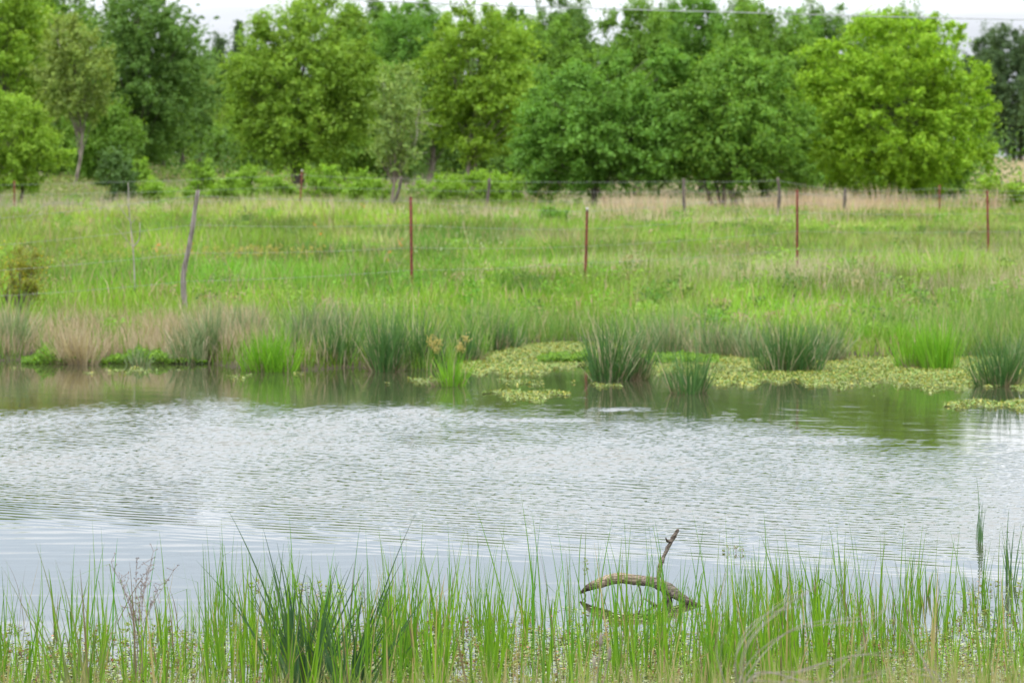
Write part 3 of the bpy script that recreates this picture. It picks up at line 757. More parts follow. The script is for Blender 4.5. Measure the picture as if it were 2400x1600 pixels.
k = ~((xd > 330) & (xd < 545) & (zz < 5.0))
acc.add(*leaves(np.stack([X, Y, zz], 1)[k], (rng.normal(0, .7, (n, 3)) + [0, -.3, .6])[k], rng.uniform(.16, .3, k.sum()), mixc((.045, .10, .025), (.085, .16, .03), rng.uniform(0, 1, k.sum())), asp=.6))
o = acc.build('undergrowth', M_LEAF)
tag(o, 'dark green undergrowth and far wood filling the gaps behind the trees', 'undergrowth', kind='stuff')

acc = Acc()
n = 70000
X, Y, xd = frustum_pts(n, 120, 152, -250, 1260, margin=1)
hgt = .12 + .75 * np.clip(pnoise(X, Y, 1.8, 51) - .3, 0, 1) * 1.6
zz = ground(X, Y) + hgt * rng.uniform(0, 1, n) ** .7
kk = ~((xd > 335) & (xd < 700) & (Y > 142)) & ~((xd > 720) & (Y > 136))
c = mixc((.13, .24, .03), (.24, .26, .10), np.clip(pnoise(X, Y, 2.5, 53) * 1.3 - .2 + rng.normal(0, .2, n), 0, 1))
q = rng.uniform(0, 1, n) < .16; c[q] = (.34, .28, .2)
acc.add(*leaves(np.stack([X, Y, zz], 1)[kk], (rng.normal(0, .7, (n, 3)) + [0, -.4, .6])[kk], rng.uniform(.03, .07, kk.sum()), (c * rng.uniform(.7, 1.2, (n, 1)))[kk], asp=.6))
o = acc.build('slope_brush', M_LEAF)
tag(o, 'low olive brush covering the rising slope behind the far fence', 'brush', kind='stuff')

# grey leafless brush under the middle trees and at the left
acc = Acc()
for (xa, xb, d0, d1, n, h) in ((940, 1230, 128, 138, 2200, 1.1), (-100, 330, 104, 122, 900, .7), (860, 980, 118, 122, 300, .9), (1750, 2250, 122, 128, 700, .9)):
    X, Y, xd = frustum_pts(n, d0, d1, xa, xb, margin=.3)
    acc.add(*blades(np.stack([X, Y, ground(X, Y)], 1), h * rng.uniform(.4, 1.2, n), .016, rng.uniform(0, 6.28, n), rng.uniform(0, 1.1, n), rng.uniform(-.8, .8, n), mixc((.2, .17, .15), (.38, .34, .30), rng.uniform(0, 1, n)), S=3))
o = acc.build('leafless_brush', M_DRY)
tag(o, 'grey leafless brush tangled under the middle trees', 'brush', kind='stuff')

# ------------------------------------------------------------------ shrubs in front of the trees
def shrub(label, xd, xw, yt, yb, D, base=(.21, .37, .035), n=5200, leaf=.05, name='shrub', cm=None, group='green shrubs behind the far fence'):
    X = PX(xd, D); z0 = float(ground(X, D)); zt = PZ(yt, D); H = max(zt - z0, .35) * 1.08
    e = empty(name, (X, D, z0), label, 'shrub', group)
    r = xw / 2 / F * D * 1.2
    cs, pos, v, br = crown_pts(np.array([0, 0, H * .55]), np.array([r, r, H * .5]) * [.85, .85, rng.uniform(.85, 1.15)], int(14 + r * 22), r * .2 + .05, int(n / (14 + r * 22)), 'round', .95, .3)
    pos[:, 2] = np.maximum(pos[:, 2], .03)
    m_ = len(pos)
    V, Q, T_ = leaves(pos, v * .7 + rng.normal(0, .5, (m_, 3)) + [0, 0, .5], leaf * rng.uniform(.7, 1.3, m_), np.asarray(base) * (br * rng.uniform(.8, 1.2, m_))[:, None], asp=.55)
    mesh_np('foliage', V, Q, M_LEAF, e, T_)
    a = Acc()
    for c_ in cs[::2]:
        V, Q = tube(limb_path(np.array([rng.normal(0, .04), rng.normal(0, .04), -.05]), c_, .1), np.linspace(.015, .005, 6), 4, cap=False); a.add(V, Q, (1, 1, 1))
    a.build('stems', M_BARK, e)
    return e
for (lab, x_, w_, yt_, yb_, D_, c_) in (('dark crown rising above the oak on its right', 790, 110, 30, 400, 176, 'mid'), ('slim dark top behind the tall tree beside the oak', 870, 90, 5, 400, 182, 'dark'),
        ('dark top left of the bright middle tree, behind it', 985, 110, 12, 400, 176, 'lush'), ('dark top right behind the bright middle tree', 1170, 110, 18, 400, 180, 'mid'),
        ('dark top under the wire left of the broad tree', 1530, 120, 2, 420, 184, 'dark'), ('dark top under the wire right of the broad tree', 1720, 140, 4, 420, 184, 'mid'),
        ('mid green top between broad tree and lime tree', 1840, 110, 22, 430, 176, 'lush'), ('dark tree behind the top left corner tree', 60, 180, -40, 420, 172, 'dark'),
        ('green tree low behind the oak and the cedars', 600, 140, 100, 395, 180, 'mid'), ('dark green tree just right of the tall left one, below the sky gap', 425, 130, 130, 378, 160, 'dark'),
        ('dark tree in the gap right of the grey green tree', 985, 100, 150, 408, 150, 'dark'), ('dark green tree in the gap between bright middle tree and lush bush', 1215, 120, 150, 425, 147, 'lush'),
        ('shaded tree in the gap between oak and grey green tree', 845, 110, 150, 408, 152, 'dark'), ('green tree in the gap left of the tall dark left tree', 215, 110, 120, 405, 158, 'mid')):
    T(lab, x_, w_, yt_, yb_, D_, c_, ybc=yb_ - 30, group='tall trees of the back row')
for args in (('yellow green shrub in front of the tan hill, left end', 318, 60, 392, 470, 122), ('low wide shrub left of the wooden post top', 365, 80, 424, 472, 119),
             ('upright bright shrub just right of the wooden post top', 455, 60, 392, 470, 122), ('bright shrub halfway between wooden post and red post', 520, 70, 415, 470, 120),
             ('tallest bright shrub below the left edge of the oak', 572, 60, 388, 460, 124), ('bright shrub left of the red far post', 635, 80, 412, 468, 121),
             ('shrub right of the red far post', 740, 90, 402, 472, 121), ('low shrub between red far post and grey sapling', 845, 110, 412, 475, 120),
             ('shrub right of the leaning grey tree', 1010, 110, 415, 482, 121), ('shrub behind the dark crooked post', 1085, 90, 410, 478, 122),
             ('pale shrub at the foot of the lush bush', 1160, 90, 412, 482, 121)):
    shrub(*args)
shrub('dark blue green juniper like shrub left of the bright ones', 268, 85, 360, 470, 118, base=(.10, .19, .05), name='juniper_shrub', n=7000)
shrub('low dark green leafy weed on the crest left of the third post', 1275, 60, 500, 522, 108, base=(.12, .26, .03), n=900, group=None)
# yellow leaved shrub at the left edge
e = shrub('yellow tinged leafy shrub at the left edge behind the dry grass', 35, 120, 590, 715, 58, base=(.20, .22, .03), n=2300, leaf=.024, group=None)
a = Acc()
for k_ in range(26):
    p0 = np.array([rng.normal(0, .12), rng.normal(0, .1), 0]); p1 = p0 + [rng.normal(0.1, .28), rng.normal(0, .2), rng.uniform(.7, 1.35)]
    V, Q = tube(limb_path(p0, p1, .1), np.linspace(.008, .003, 6), 4, cap=False); a.add(V, Q, (.2, .18, .08))
    m_ = 14; tt = rng.uniform(.45, 1, (m_, 1)); c_ = p0 + (p1 - p0) * tt + rng.normal(0, .035, (m_, 3))
    V, Q, T_ = leaves(c_, rng.normal(size=(m_, 3)) + [0, 0, .5], .024, np.array([.38, .34, .03]) * rng.uniform(.7, 1.2, (m_, 1)), asp=.6)
    a.add(V, Q, T_)
a.build('yellow_shoots', M_LEAF, e)

# dead sapling and dead branches
def dead_plant(name, label, xd, yb, D, lines, r0=.02, cat='dead tree'):
    X = PX(xd, D); z0 = float(ground(X, D))
    e = empty(name, (X, D, z0), label, cat)
    a = Acc()
    for ln, r_ in lines:
        P_ = [np.array([PX(x_, D) - X, rng.normal(0, .03), PZ(y_, D) - z0]) for x_, y_ in ln]
        k_ = len(P_) * 4
        V, Q = tube(spline(P_, k_), np.linspace(r_, r_ * .45, k_), 6, .05); a.add(V, Q)
    a.build('branches', M_DEAD, e)
    return e
dead_plant('dead_sapling', 'bare bleached sapling with forked branches left of the wooden post', 309, 665, 61,
           [([(309, 668), (308, 620), (305, 570), (300, 520), (297, 480), (294, 420)], .016), ([(305, 568), (318, 552), (322, 530), (320, 512)], .014),
            ([(301, 510), (285, 490), (262, 455)], .009), ([(300, 515), (315, 498)], .007), ([(303, 565), (280, 535), (262, 520)], .006), ([(296, 480), (292, 460), (297, 430)], .006)])
dead_plant('dead_branch', 'thin dead bough arching over the grass beside the left post', 40, 520, 100,
           [([(5, 560), (50, 515), (95, 475), (130, 466), (190, 468)], .012), ([(60, 508), (90, 500), (120, 510)], .008), ([(10, 545), (0, 500), (30, 470)], .008)], cat='dead branch')

# ------------------------------------------------------------------ fences
def tpost(parent, X, Y, z0, H, tilt=(0, 0), tip=True):
    """rolled steel T section with studs"""
    a = Acc(); w, tk, dp = .028, .006, .030
    sec = [(-w, 0), (w, 0), (w, -tk), (tk, -tk), (tk, -dp), (-tk, -dp), (-tk, -tk), (-w, -tk)]
    V = []
    for z_ in (-.3, 0, H * .33, H * .66, H):
        for (sx_, sy_) in sec: V.append((sx_ + tilt[0] * z_, -sy_ + tilt[1] * z_, z_))
    Q = []
    for l_ in range(4):
        for j in range(8):
            k_ = (j + 1) % 8; Q.append([l_ * 8 + j, l_ * 8 + k_, (l_ + 1) * 8 + k_, (l_ + 1) * 8 + j])
    b = 32; Q += [[b, b + 1, b + 2, b + 7], [b + 3, b + 4, b + 5, b + 6]]
    a.add(V, Q)
    for k_ in range(int(H / .08)):
        z_ = .1 + k_ * .08; cx, cy = tilt[0] * z_, tilt[1] * z_ - .008
        Vb = [(cx + i * .008, cy + j * .008, z_ + q * .012) for i in (-1, 1) for j in (-1, 1) for q in (-1, 1)]
        a.add(Vb, [[0, 1, 3, 2], [4, 6, 7, 5], [0, 4, 5, 1], [2, 3, 7, 6], [0, 2, 6, 4], [1, 5, 7, 3]])
    o = a.build('steel_post', M_STEEL, parent); o.location = (X, Y, z0)
    if tip:
        b_ = Acc(); V, Q = tube([[tilt[0] * H, tilt[1] * H + .012, H - .055], [tilt[0] * H, tilt[1] * H + .012, H + .012]], .03, 8); b_.add(V, Q)
        c = b_.build('post_cap', M_TIP, o)
    return o
def wpost(parent, pts, D, r, label=None, mat=None):
    X, z0 = PX(pts[0][0], D), PZ(pts[0][1], D)
    P_ = [np.array([PX(x_, D) - X, 0, PZ(y_, D) - z0]) for x_, y_ in pts]
    P_.insert(0, P_[0] - [0, 0, .3])
    k_ = 22
    V, Q = tube(spline(P_, k_), np.linspace(r * 1.15, r * .85, k_), 10, .07)
    a = Acc(); a.add(V, Q); o = a.build('wooden_post', mat or M_POST, parent); o.location = (X, D, z0)
    if label: o['label'] = label
    return o
def strand(parent, P3, origin, r=.004):
    """one barbed strand through the given points, sagging between them"""
    a = Acc(); pts = []
    for p_, q_ in zip(P3[:-1], P3[1:]):
        p_, q_ = np.array(p_), np.array(q_)
        for t_ in np.linspace(0, 1, 9)[:-1]:
            c_ = p_ + (q_ - p_) * t_; c_[2] -= .03 * 4 * t_ * (1 - t_); pts.append(c_)
    pts.append(np.array(P3[-1])); pts = np.array(pts) - origin
    V, Q = tube(pts, r, 5, cap=False); a.add(V, Q)
    for i in range(len(pts) - 1):
        for t_ in (0.25, .75):
            c_ = pts[i] + (pts[i + 1] - pts[i]) * t_
            V, Q = tube([c_ - [0, .012, .014], c_ + [0, .012, .014]], r * .6, 4, cap=False); a.add(V, Q)
    return a.build('wire_strand', M_WIRE, parent)

near_posts = [(-120, 738, 500, 55), (428, 705, 436, 58), (946, 668, 452, 62), (1345, 640, 478, 68), (1831, 612, 436, 72), (2271, 612, 438, 76), (2700, 610, 440, 80)]
fo = np.array([PX(428, 58), 58.0, PZ(705, 58)])
e = empty('barbed_wire_fence', fo, 'nearer barbed wire fence of red steel posts and one grey wooden post on the bank', 'fence')
o = wpost(e, [(424, 708), (421, 660), (422, 625), (432, 575), (441, 530), (448, 480), (455, 437)], 58, .043, 'crooked grey wooden post leaning right')
o.location = o.location - e.location
for (x_, yb_, yt_, D) in near_posts[2:6]:
    X = PX(x_, D); z0 = PZ(yb_, D); H = PZ(yt_, D) - z0
    tilt = {946: -.012, 1345: .022, 1831: .0, 2271: -.02}[x_]
    o = tpost(e, X, D, z0, H, (tilt, 0), tip=(x_ == 1345)); o.location = o.location - e.location
for fr in (.95, .70, .46, .22):
    P3 = []
    for (x_, yb_, yt_, D) in near_posts:
        P3.append((PX(x_, D) + (.2 * (fr - .1) if x_ == 428 else 0), D - .02, PZ(yb_ + (yt_ - yb_) * fr, D)))
    strand(e, P3, fo, .0024)

far_posts = [(33, 512, 415, 112, 's'), (688, 502, 391, 112, 's'), (895, 500, 400, 113, 'w'), (1115, 498, 408, 114, 'w'), (1573, 505, 407, 113, 'w'), (1787, 500, 405, 115, 'w'), (1940, 500, 432, 117, 'w'), (2158, 505, 425, 116, 's'), (2385, 508, 432, 116, 'w')]
fo = np.array([PX(33, 112), 112.0, PZ(512, 112)])
e = empty('barbed_wire_fence', fo, 'farther barbed wire fence of mixed posts in front of the tree line', 'fence')
shapes = {895: [(893, 502), (903, 470), (915, 440), (922, 405)], 1115: [(1113, 500), (1118, 470), (1122, 440), (1124, 410)], 1573: [(1576, 508), (1571, 470), (1570, 410)],
          1787: [(1785, 503), (1789, 470), (1790, 440), (1786, 408)], 1940: [(1940, 502), (1940, 470), (1941, 432)], 2385: [(2385, 508), (2386, 470), (2388, 432)]}
for (x_, yb_, yt_, D, ty) in far_posts:
    if ty == 's':
        o = tpost(e, PX(x_, D), D, PZ(yb_, D), PZ(yt_, D) - PZ(yb_, D), (.05 if x_ == 688 else .0, 0), tip=(x_ == 688))
    else:
        o = wpost(e, shapes[x_], D, .06, mat=M_OLDPOST)
    o.location = o.location - e.location
for fr in (.9, .66, .42, .2):
    P3 = [(PX(x_, D) + (.35 * (fr) if x_ in (895,) else .1 * fr if x_ in (688, 1115) else 0), D - .03, PZ(yb_ + (yt_ - yb_) * fr, D)) for (x_, yb_, yt_, D, ty) in far_posts]
    P3 = [(PX(-350, 112), 112, P3[0][2])] + P3 + [(PX(2700, 116), 116, P3[-1][2])]
    strand(e, P3, fo, .004)

# overhead line
D = 92
pts = [np.array([PX(x_, D), D, PZ(y_, D)]) for x_, y_ in ((-900, -108), (100, -42), (740, -3), (1176, 14), (1650, 28), (2352, 46), (3300, 58))]
V, Q = tube(spline(pts, 60), .013, 6); a = Acc(); a.add(V, Q)
o = a.build('overhead_line', M_CABLE)
tag(o, 'thin grey overhead line sagging across the sky above the trees', 'overhead line')

# ------------------------------------------------------------------ the driftwood log
m, t, o_ = new_mat('driftwood')
p = t.nodes.new('ShaderNodeBsdfPrincipled'); p.inputs['Roughness'].default_value = .85; p.inputs['Specular IOR Level'].default_value = .25
at = t.nodes.new('ShaderNodeAttribute'); at.attribute_name = 'tint'
tcn = t.nodes.new('ShaderNodeTexCoord'); mpn = t.nodes.new('ShaderNodeMapping'); mpn.inputs['Scale'].default_value = (.25, 1, 1)
n1 = t.nodes.new('ShaderNodeTexNoise'); n1.inputs['Scale'].default_value = 85; n1.inputs['Detail'].default_value = 7
r = t.nodes.new('ShaderNodeValToRGB'); r.color_ramp.elements[0].position = .38; r.color_ramp.elements[1].position = .62
r.color_ramp.elements[0].color = (.3, .27, .24, 1); r.color_ramp.elements[1].color = (1.1, 1.05, 1, 1)
mul = t.nodes.new('ShaderNodeMix'); mul.data_type = 'RGBA'; mul.blend_type = 'MULTIPLY'; mul.inputs[0].default_value = 1
bmp = t.nodes.new('ShaderNodeBump'); bmp.inputs['Strength'].default_value = .8; bmp.inputs['Distance'].default_value = .006
t.links.new(tcn.outputs['Object'], mpn.inputs[0]); t.links.new(mpn.outputs[0], n1.inputs['Vector']); t.links.new(n1.outputs['Fac'], r.inputs[0])
t.links.new(at.outputs['Color'], mul.inputs[6]); t.links.new(r.outputs[0], mul.inputs[7]); t.links.new(mul.outputs[2], p.inputs['Base Color'])
t.links.new(n1.outputs['Fac'], bmp.inputs['Height']); t.links.new(bmp.outputs[0], p.inputs['Normal']); t.links.new(p.outputs[0], o_.inputs[0])
M_LOG = m
DL = 22.9
def LP(x_, y_, d=0): return np.array([PX(x_, DL + d), DL + d, PZ(y_, DL + d)])
LO = np.array([PX(1340, DL), DL, 0.0])
e = empty('driftwood_log', LO, 'weathered arched driftwood log lying in the water among the foreground grass', 'log')
PALE, GRY, DRK = np.array([.35, .295, .235]), np.array([.20, .175, .155]), np.array([.055, .045, .04])
def limb(name, P_, R_, cols, parent, nseg=40, sides=14, rough=.05, roughlow=0):
    path = spline([q_ - LO for q_ in P_], nseg)
    tt = np.linspace(0, 1, nseg); rad = np.interp(tt, np.linspace(0, 1, len(R_)), R_)
    V, Q = tube(path, rad, sides, rough)
    ci = np.interp(tt, np.linspace(0, 1, len(cols)), np.arange(len(cols)))
    C = np.array([np.array(cols)[int(c_)] * (1 - c_ % 1) + np.array(cols)[min(int(c_) + 1, len(cols) - 1)] * (c_ % 1) for c_ in ci])
    T_ = np.repeat(C, sides, 0)
    T_ = np.vstack([T_, C[:1], C[-1:]])[: len(V)]
    wetz = sstep(.045, .0, V[:, 2])[:, None]                     # soaked wood at the waterline
    T_ = T_ * (1 - wetz * .7)
    T_ = T_ * rng.uniform(.85, 1.1, (len(T_), 1))
    return mesh_np(name, V, Q, M_LOG, parent, T_, True)
limb('trunk', [LP(1332, 1362, .1), LP(1352, 1348, .1), LP(1380, 1338, .08), LP(1418, 1327, .04), LP(1468, 1332), LP(1500, 1336, -.06), LP(1535, 1352, -.12), LP(1562, 1370, -.2), LP(1595, 1388, -.3), LP(1625, 1402, -.4)],
     [.006, .024, .035, .037, .034, .034, .042, .030, .022, .009], [DRK, DRK * 1.3, PALE, PALE * .9, PALE * .7, GRY * .9, GRY * .8, GRY * .7, DRK * 2, DRK], e, 70, 16)
limb('upright_branch', [LP(1512, 1350, -.06), LP(1512, 1330, -.04), LP(1516, 1300), LP(1530, 1266, .03), LP(1543, 1240, .05), LP(1550, 1228, .05), LP(1558, 1214, .05)],
     [.019, .016, .0135, .0125, .0145, .016, .008], [GRY, GRY * .8, GRY * .9, GRY * .7, GRY, GRY * .7], e, 34, 10, .16)
limb('broken_knot', [LP(1538, 1244, .04), LP(1532, 1240, .02), LP(1529, 1234)], [.010, .008, .003], [GRY * .7, GRY], e, 6, 8, .2)
limb('lower_branch', [LP(1530, 1360, -.1), LP(1538, 1385, -.14), LP(1543, 1405, -.16), LP(1541, 1425, -.16)], [.030, .022, .017, .012], [GRY, GRY * .6, DRK, DRK], e, 16, 10, .1)
limb('side_branch', [LP(1478, 1372, -.3), LP(1500, 1386, -.34), LP(1522, 1402, -.36), LP(1548, 1424, -.4)], [.006, .011, .012, .012], [GRY, GRY * 1.1, GRY, DRK], e, 16, 8, .1)
limb('sunken_branch', [LP(1532, 1425, -.5), LP(1560, 1418, -.5), LP(1600, 1414, -.45), LP(1640, 1420, -.4)], [.008, .016, .014, .006], [DRK, DRK * 1.4, DRK], e, 14, 8, .1)
limb('root_fibre', [LP(1338, 1356, .1), LP(1345, 1368, .05), LP(1336, 1380, 0)], [.006, .005, .002], [DRK, DRK], e, 8, 6, .1)
limb('hanging_twig', [LP(1465, 1340, 0), LP(1472, 1360, -.05), LP(1474, 1392, -.1)], [.006, .005, .003], [DRK * 2, DRK], e, 8, 6, .1)

# ------------------------------------------------------------------ foreground marsh grass
acc = Acc()
def fg_clump(xb, yb, n, hpx, spread=14, w=.0085, cols=((.055, .16, .012), (.16, .31, .015)), lean=.12, tipy=None):
    D = DW(yb)
    x_ = xb + rng.normal(0, spread, n); dd = rng.normal(0, .10, n)
    H = hpx / F * D * rng.uniform(.45, 1.05, n)
    fold = rng.uniform(0, 1, n) < .09
    az = np.where(rng.uniform(0, 1, n) < .5, 0, np.pi) + rng.normal(0, .6, n)
    c = mixc(cols[0], cols[1], rng.uniform(0, 1, n)) * rng.uniform(.8, 1.15, (n, 1))
    q = rng.uniform(0, 1, n)
    c[q < .07] = (.32, .27, .14); c[(q > .07) & (q < .12)] = (.14, .11, .07)
    acc.add(*blades(np.stack([PX(x_, D + dd), D + dd, np.full(n, -.03)], 1), H, w * rng.uniform(.5, 1.45, n), az, np.abs(rng.normal(0, lean, n)), rng.uniform(0, .22, n), c, S=8,
                    kink=np.where(fold, rng.uniform(.9, 2.0, n), 0), tk=rng.uniform(.45, .85, n), fa=rng.normal(0, .9, n)))
def dens_x(x): return np.interp(x, [-100, 100, 350, 500, 900, 1300, 1700, 2400], [.35, .5, .7, .8, .9, .95, 1.15, 1.1])
cnt = 0
while cnt < 560:
    xb = rng.uniform(-120, 2480)
    yfar = np.interp(xb, [0, 200, 500, 900, 1200, 1500, 1750, 2400], [1450, 1425, 1420, 1400, 1395, 1400, 1340, 1335])
    yb = yfar + (1660 - yfar) * rng.uniform(0, 1) ** .8
    if rng.uniform() > dens_x(xb) * (.08 + 1.25 * pnoise(xb / 85, yb / 60, 1, 7)): continue
    if 1335 < xb < 1640 and yb < 1432: continue
    top = np.interp(xb, [0, 300, 700, 1200, 1500, 1800, 2400], [1290, 1265, 1235, 1205, 1210, 1190, 1205]) + rng.gamma(2, 38) + 70 * (pnoise(xb / 70, 0, 1, 19) - .5)
    fg_clump(xb, yb, rng.integers(2, 7), max(90, yb - top), spread=rng.uniform(1.5, 6), w=rng.uniform(.007, .0135))
    cnt += 1
def hero(xb, yb, xt, yt, w=.009, col=(.11, .24, .02), bend=.1, fold=0, tk=.7, d=0):
    D = DW(yb) + d; dx = (xt - xb) / F * D; dz = (yb - yt) / F * D
    Ln = math.hypot(dx, dz) * 1.01; th = math.atan2(abs(dx), dz)
    acc.add(*blades([[PX(xb, D), D, -.02]], Ln, w, 0 if dx > 0 else math.pi, th - bend * .33, bend, [col], S=12, kink=fold, tk=tk, fa=rng.normal(0, .4)))
for h_ in ((1230, 1420, 1196, 1128, .012), (1245, 1430, 1222, 1170, .010), (1180, 1470, 1090, 1148, .011), (1205, 1440, 1145, 1200, .009), (235, 1470, 232, 1205, .008), (228, 1480, 212, 1232, .007),
           (385, 1500, 366, 1215, .010), (968, 1450, 972, 1180, .010), (1030, 1480, 1028, 1190, .008), (1760, 1430, 1754, 1165, .010), (1790, 1460, 1755, 1190, .008), (1640, 1480, 1590, 1165, .010),
           (1490, 1440, 1480, 1185, .008), (1440, 1460, 1432, 1175, .009), (1435, 1500, 1450, 1195, .011), (1670, 1500, 1665, 1170, .009), (2065, 1500, 2078, 1185, .010), (2100, 1480, 2120, 1195, .010),
           (2190, 1480, 2205, 1200, .009), (1990, 1500, 1962, 1225, .009), (1100, 1440, 1094, 1200, .007), (1300, 1480, 1262, 1225, .008), (610, 1500, 603, 1215, .008), (700, 1500, 660, 1225, .008),
           (95, 1590, 92, 1240, .007), (182, 1590, 128, 1290, .008), (2020, 1480, 2020, 1200, .007), (1830, 1480, 1800, 1200, .007), (900, 1480, 870, 1215, .007), (480, 1480, 470, 1245, .007)):
    hero(*h_)
for k_ in range(85):                             # single tall blades above the rest
    xb = rng.uniform(60, 2390); yb = rng.uniform(1425, 1540)
    if rng.uniform() > dens_x(xb): continue
    hero(xb, yb, xb + rng.normal(0, 22), rng.uniform(1175, 1275), rng.uniform(.006, .011), col=(rng.uniform(.05, .14), rng.uniform(.17, .28), .02))
for k_ in range(46):                             # blades in front of the log
    xb = rng.uniform(1340, 1660); yb = rng.uniform(1432, 1500)
    hero(xb, yb, xb + rng.normal(0, 24), rng.uniform(1230, 1390), rng.uniform(.007, .012), col=(rng.uniform(.06, .15), rng.uniform(.18, .30), .02))
n = 1300                                         # tangle of thin leaning and dead stems between the shoots
xb = rng.uniform(-100, 2450, n); yb = rng.uniform(1430, 1650, n); Dn = DW(yb)
kk = rng.uniform(0, 1, n) < dens_x(xb); xb, yb, Dn = xb[kk], yb[kk], Dn[kk]; n = len(xb)
c = mixc((.12, .27, .012), (.22, .36, .04), rng.uniform(0, 1, n)); q = rng.uniform(0, 1, n)
c[q < .3] = (.30, .25, .13); c[q < .14] = (.15, .11, .07)
acc.add(*blades(np.stack([PX(xb, Dn), Dn, np.full(n, .0)], 1), rng.uniform(.12, .5, n), .0045 * rng.uniform(.6, 1.5, n), np.where(rng.uniform(0, 1, n) < .5, 0, np.pi) + rng.normal(0, .7, n),
                np.abs(rng.normal(.15, .35, n)), rng.uniform(-.2, .9, n), c, S=7, kink=np.where(rng.uniform(0, 1, n) < .2, rng.uniform(.6, 1.8, n), 0), tk=rng.uniform(.3, .8, n)))
for k_ in range(40):                             # blades bent over, tips trailing sideways
    xb = rng.uniform(250, 2330); yb = rng.uniform(1420, 1540)
    hero(xb, yb, xb + rng.normal(0, 30), yb - rng.uniform(200, 300), .007, bend=rng.uniform(.1, .4), fold=rng.uniform(1.1, 1.9), tk=rng.uniform(.5, .75))
o = acc.build('marsh_grass', M_GRASS)
tag(o, 'thin bright green marsh grass blades rising out of the near water', 'grass', kind='stuff')

# dark bulrush clumps and other single plants near the camera
def fan(name, label, cat, xb, yb, tips, mat, w=.012, extra=0, col=((.025, .075, .03), (.055, .12, .035)), hp=250, sp=45):
    D = DW(yb); X = PX(xb, D); e = empty(name, (X, D, 0), label, cat)
    a = Acc()
    L_ = list(tips)
    for _ in range(extra): L_.append((xb + rng.normal(0, sp * 2.1), yb - hp * rng.uniform(.5, 1.05)))
    for (xt, yt) in L_:
        x0_ = xb + (xt - xb) * rng.uniform(0, .28) + rng.normal(0, sp * .25); dd = rng.normal(0, .12)
        dx = (xt - x0_) / F * D; dz = (yb - yt) / F * D
        bend = rng.uniform(.05, .3); th = math.atan2(abs(dx), dz)
        a.add(*blades([[PX(x0_, D) - X, dd, -.03]], math.hypot(dx, dz) * 1.01, w * rng.uniform(.8, 1.3), 0 if dx > 0 else math.pi, max(th - bend * .33, -.2), bend,
                      [np.array(col[0]) * (1 - (q := rng.uniform())) + np.array(col[1]) * q], S=12, fa=rng.normal(0, .3)))
    a.build('blades', mat, e)
    return e
fan('bulrush', 'dark blue green bulrush fan with one very long stem arching left', 'bulrush', 690, 1575, [(528, 1165), (600, 1205), (615, 1250), (560, 1300), (590, 1340), (650, 1290), (640, 1230), (680, 1310)], M_RUSH, .014, 44, hp=290)
fan('bulrush', 'dark bulrush clump whose longest stem leans right to a sharp tip', 'bulrush', 800, 1580, [(957, 1160), (930, 1265), (905, 1320), (985, 1345), (870, 1350), (950, 1400), (840, 1330), (1000, 1420)], M_RUSH, .014, 40, hp=260)
fan('rush_clump', 'three thin rush stems standing alone in open water at the right', 'rushes', 2250, 1246, [(2243, 1085), (2250, 1150), (2262, 1155), (2247, 1180)], M_RUSH, .008, 3, hp=110, sp=3, col=((.05, .12, .05), (.08, .16, .06)))
fan('rush_clump', 'small dark rush clump in the water by the right edge', 'rushes', 2320, 1340, [(2326, 1165), (2316, 1210), (2332, 1195), (2300, 1250), (2352, 1190)], M_RUSH, .010, 6, hp=130, sp=6, col=((.05, .12, .05), (.08, .17, .05)))
fan('long_grass_clump', 'brownish green clump fanning left at the bottom left corner', 'grass clump', 190, 1640, [(-5, 1300), (85, 1235), (128, 1275), (60, 1330), (40, 1370), (200, 1330), (150, 1380), (220, 1400)], M_GRASS, .011, 22, hp=240, sp=50, col=((.10, .14, .05), (.16, .19, .08)))

# seeding weed, left
D = DW(1560); X = PX(315, D); e = empty('seeding_weed', (X, D, 0), 'purplish dried weed with branching seed heads, lower left', 'weed')
a = Acc(); hd = a
for (xt, yt) in ((255, 1290), (275, 1330), (318, 1285), (330, 1325), (352, 1265), (398, 1310), (370, 1340), (300, 1370), (340, 1300)):
    p0 = np.array([rng.normal(0, .02), rng.normal(0, .03), 0]); p1 = np.array([PX(xt, D) - X, rng.normal(0, .05), PZ(yt, D)])
    pm = (p0 + p1) / 2 * [.45, 1, 1.1]
    path = spline([p0, pm, p1], 16); V, Q = tube(path, np.linspace(.0023, .0011, 16), 5, cap=False); a.add(V, Q)
    for j in range(7, 16):
        for _ in range(2):
            d_ = rng.normal(0, .02, 3) + [0, 0, .018]; q_ = path[j] + d_
            V, Q = tube([path[j], q_], .0013, 4, cap=False); a.add(V, Q)
            m_ = 4; V, Q, T_ = leaves(q_ + rng.normal(0, .004, (m_, 3)), rng.normal(size=(m_, 3)), .0045, (.24, .18, .15)); hd.add(V, Q, T_)
M_WEED = solid_mat('dried_weed', (.16, .12, .11), (.28, .22, .19), 20, .9)
a.build('stalks', M_WEED, e)

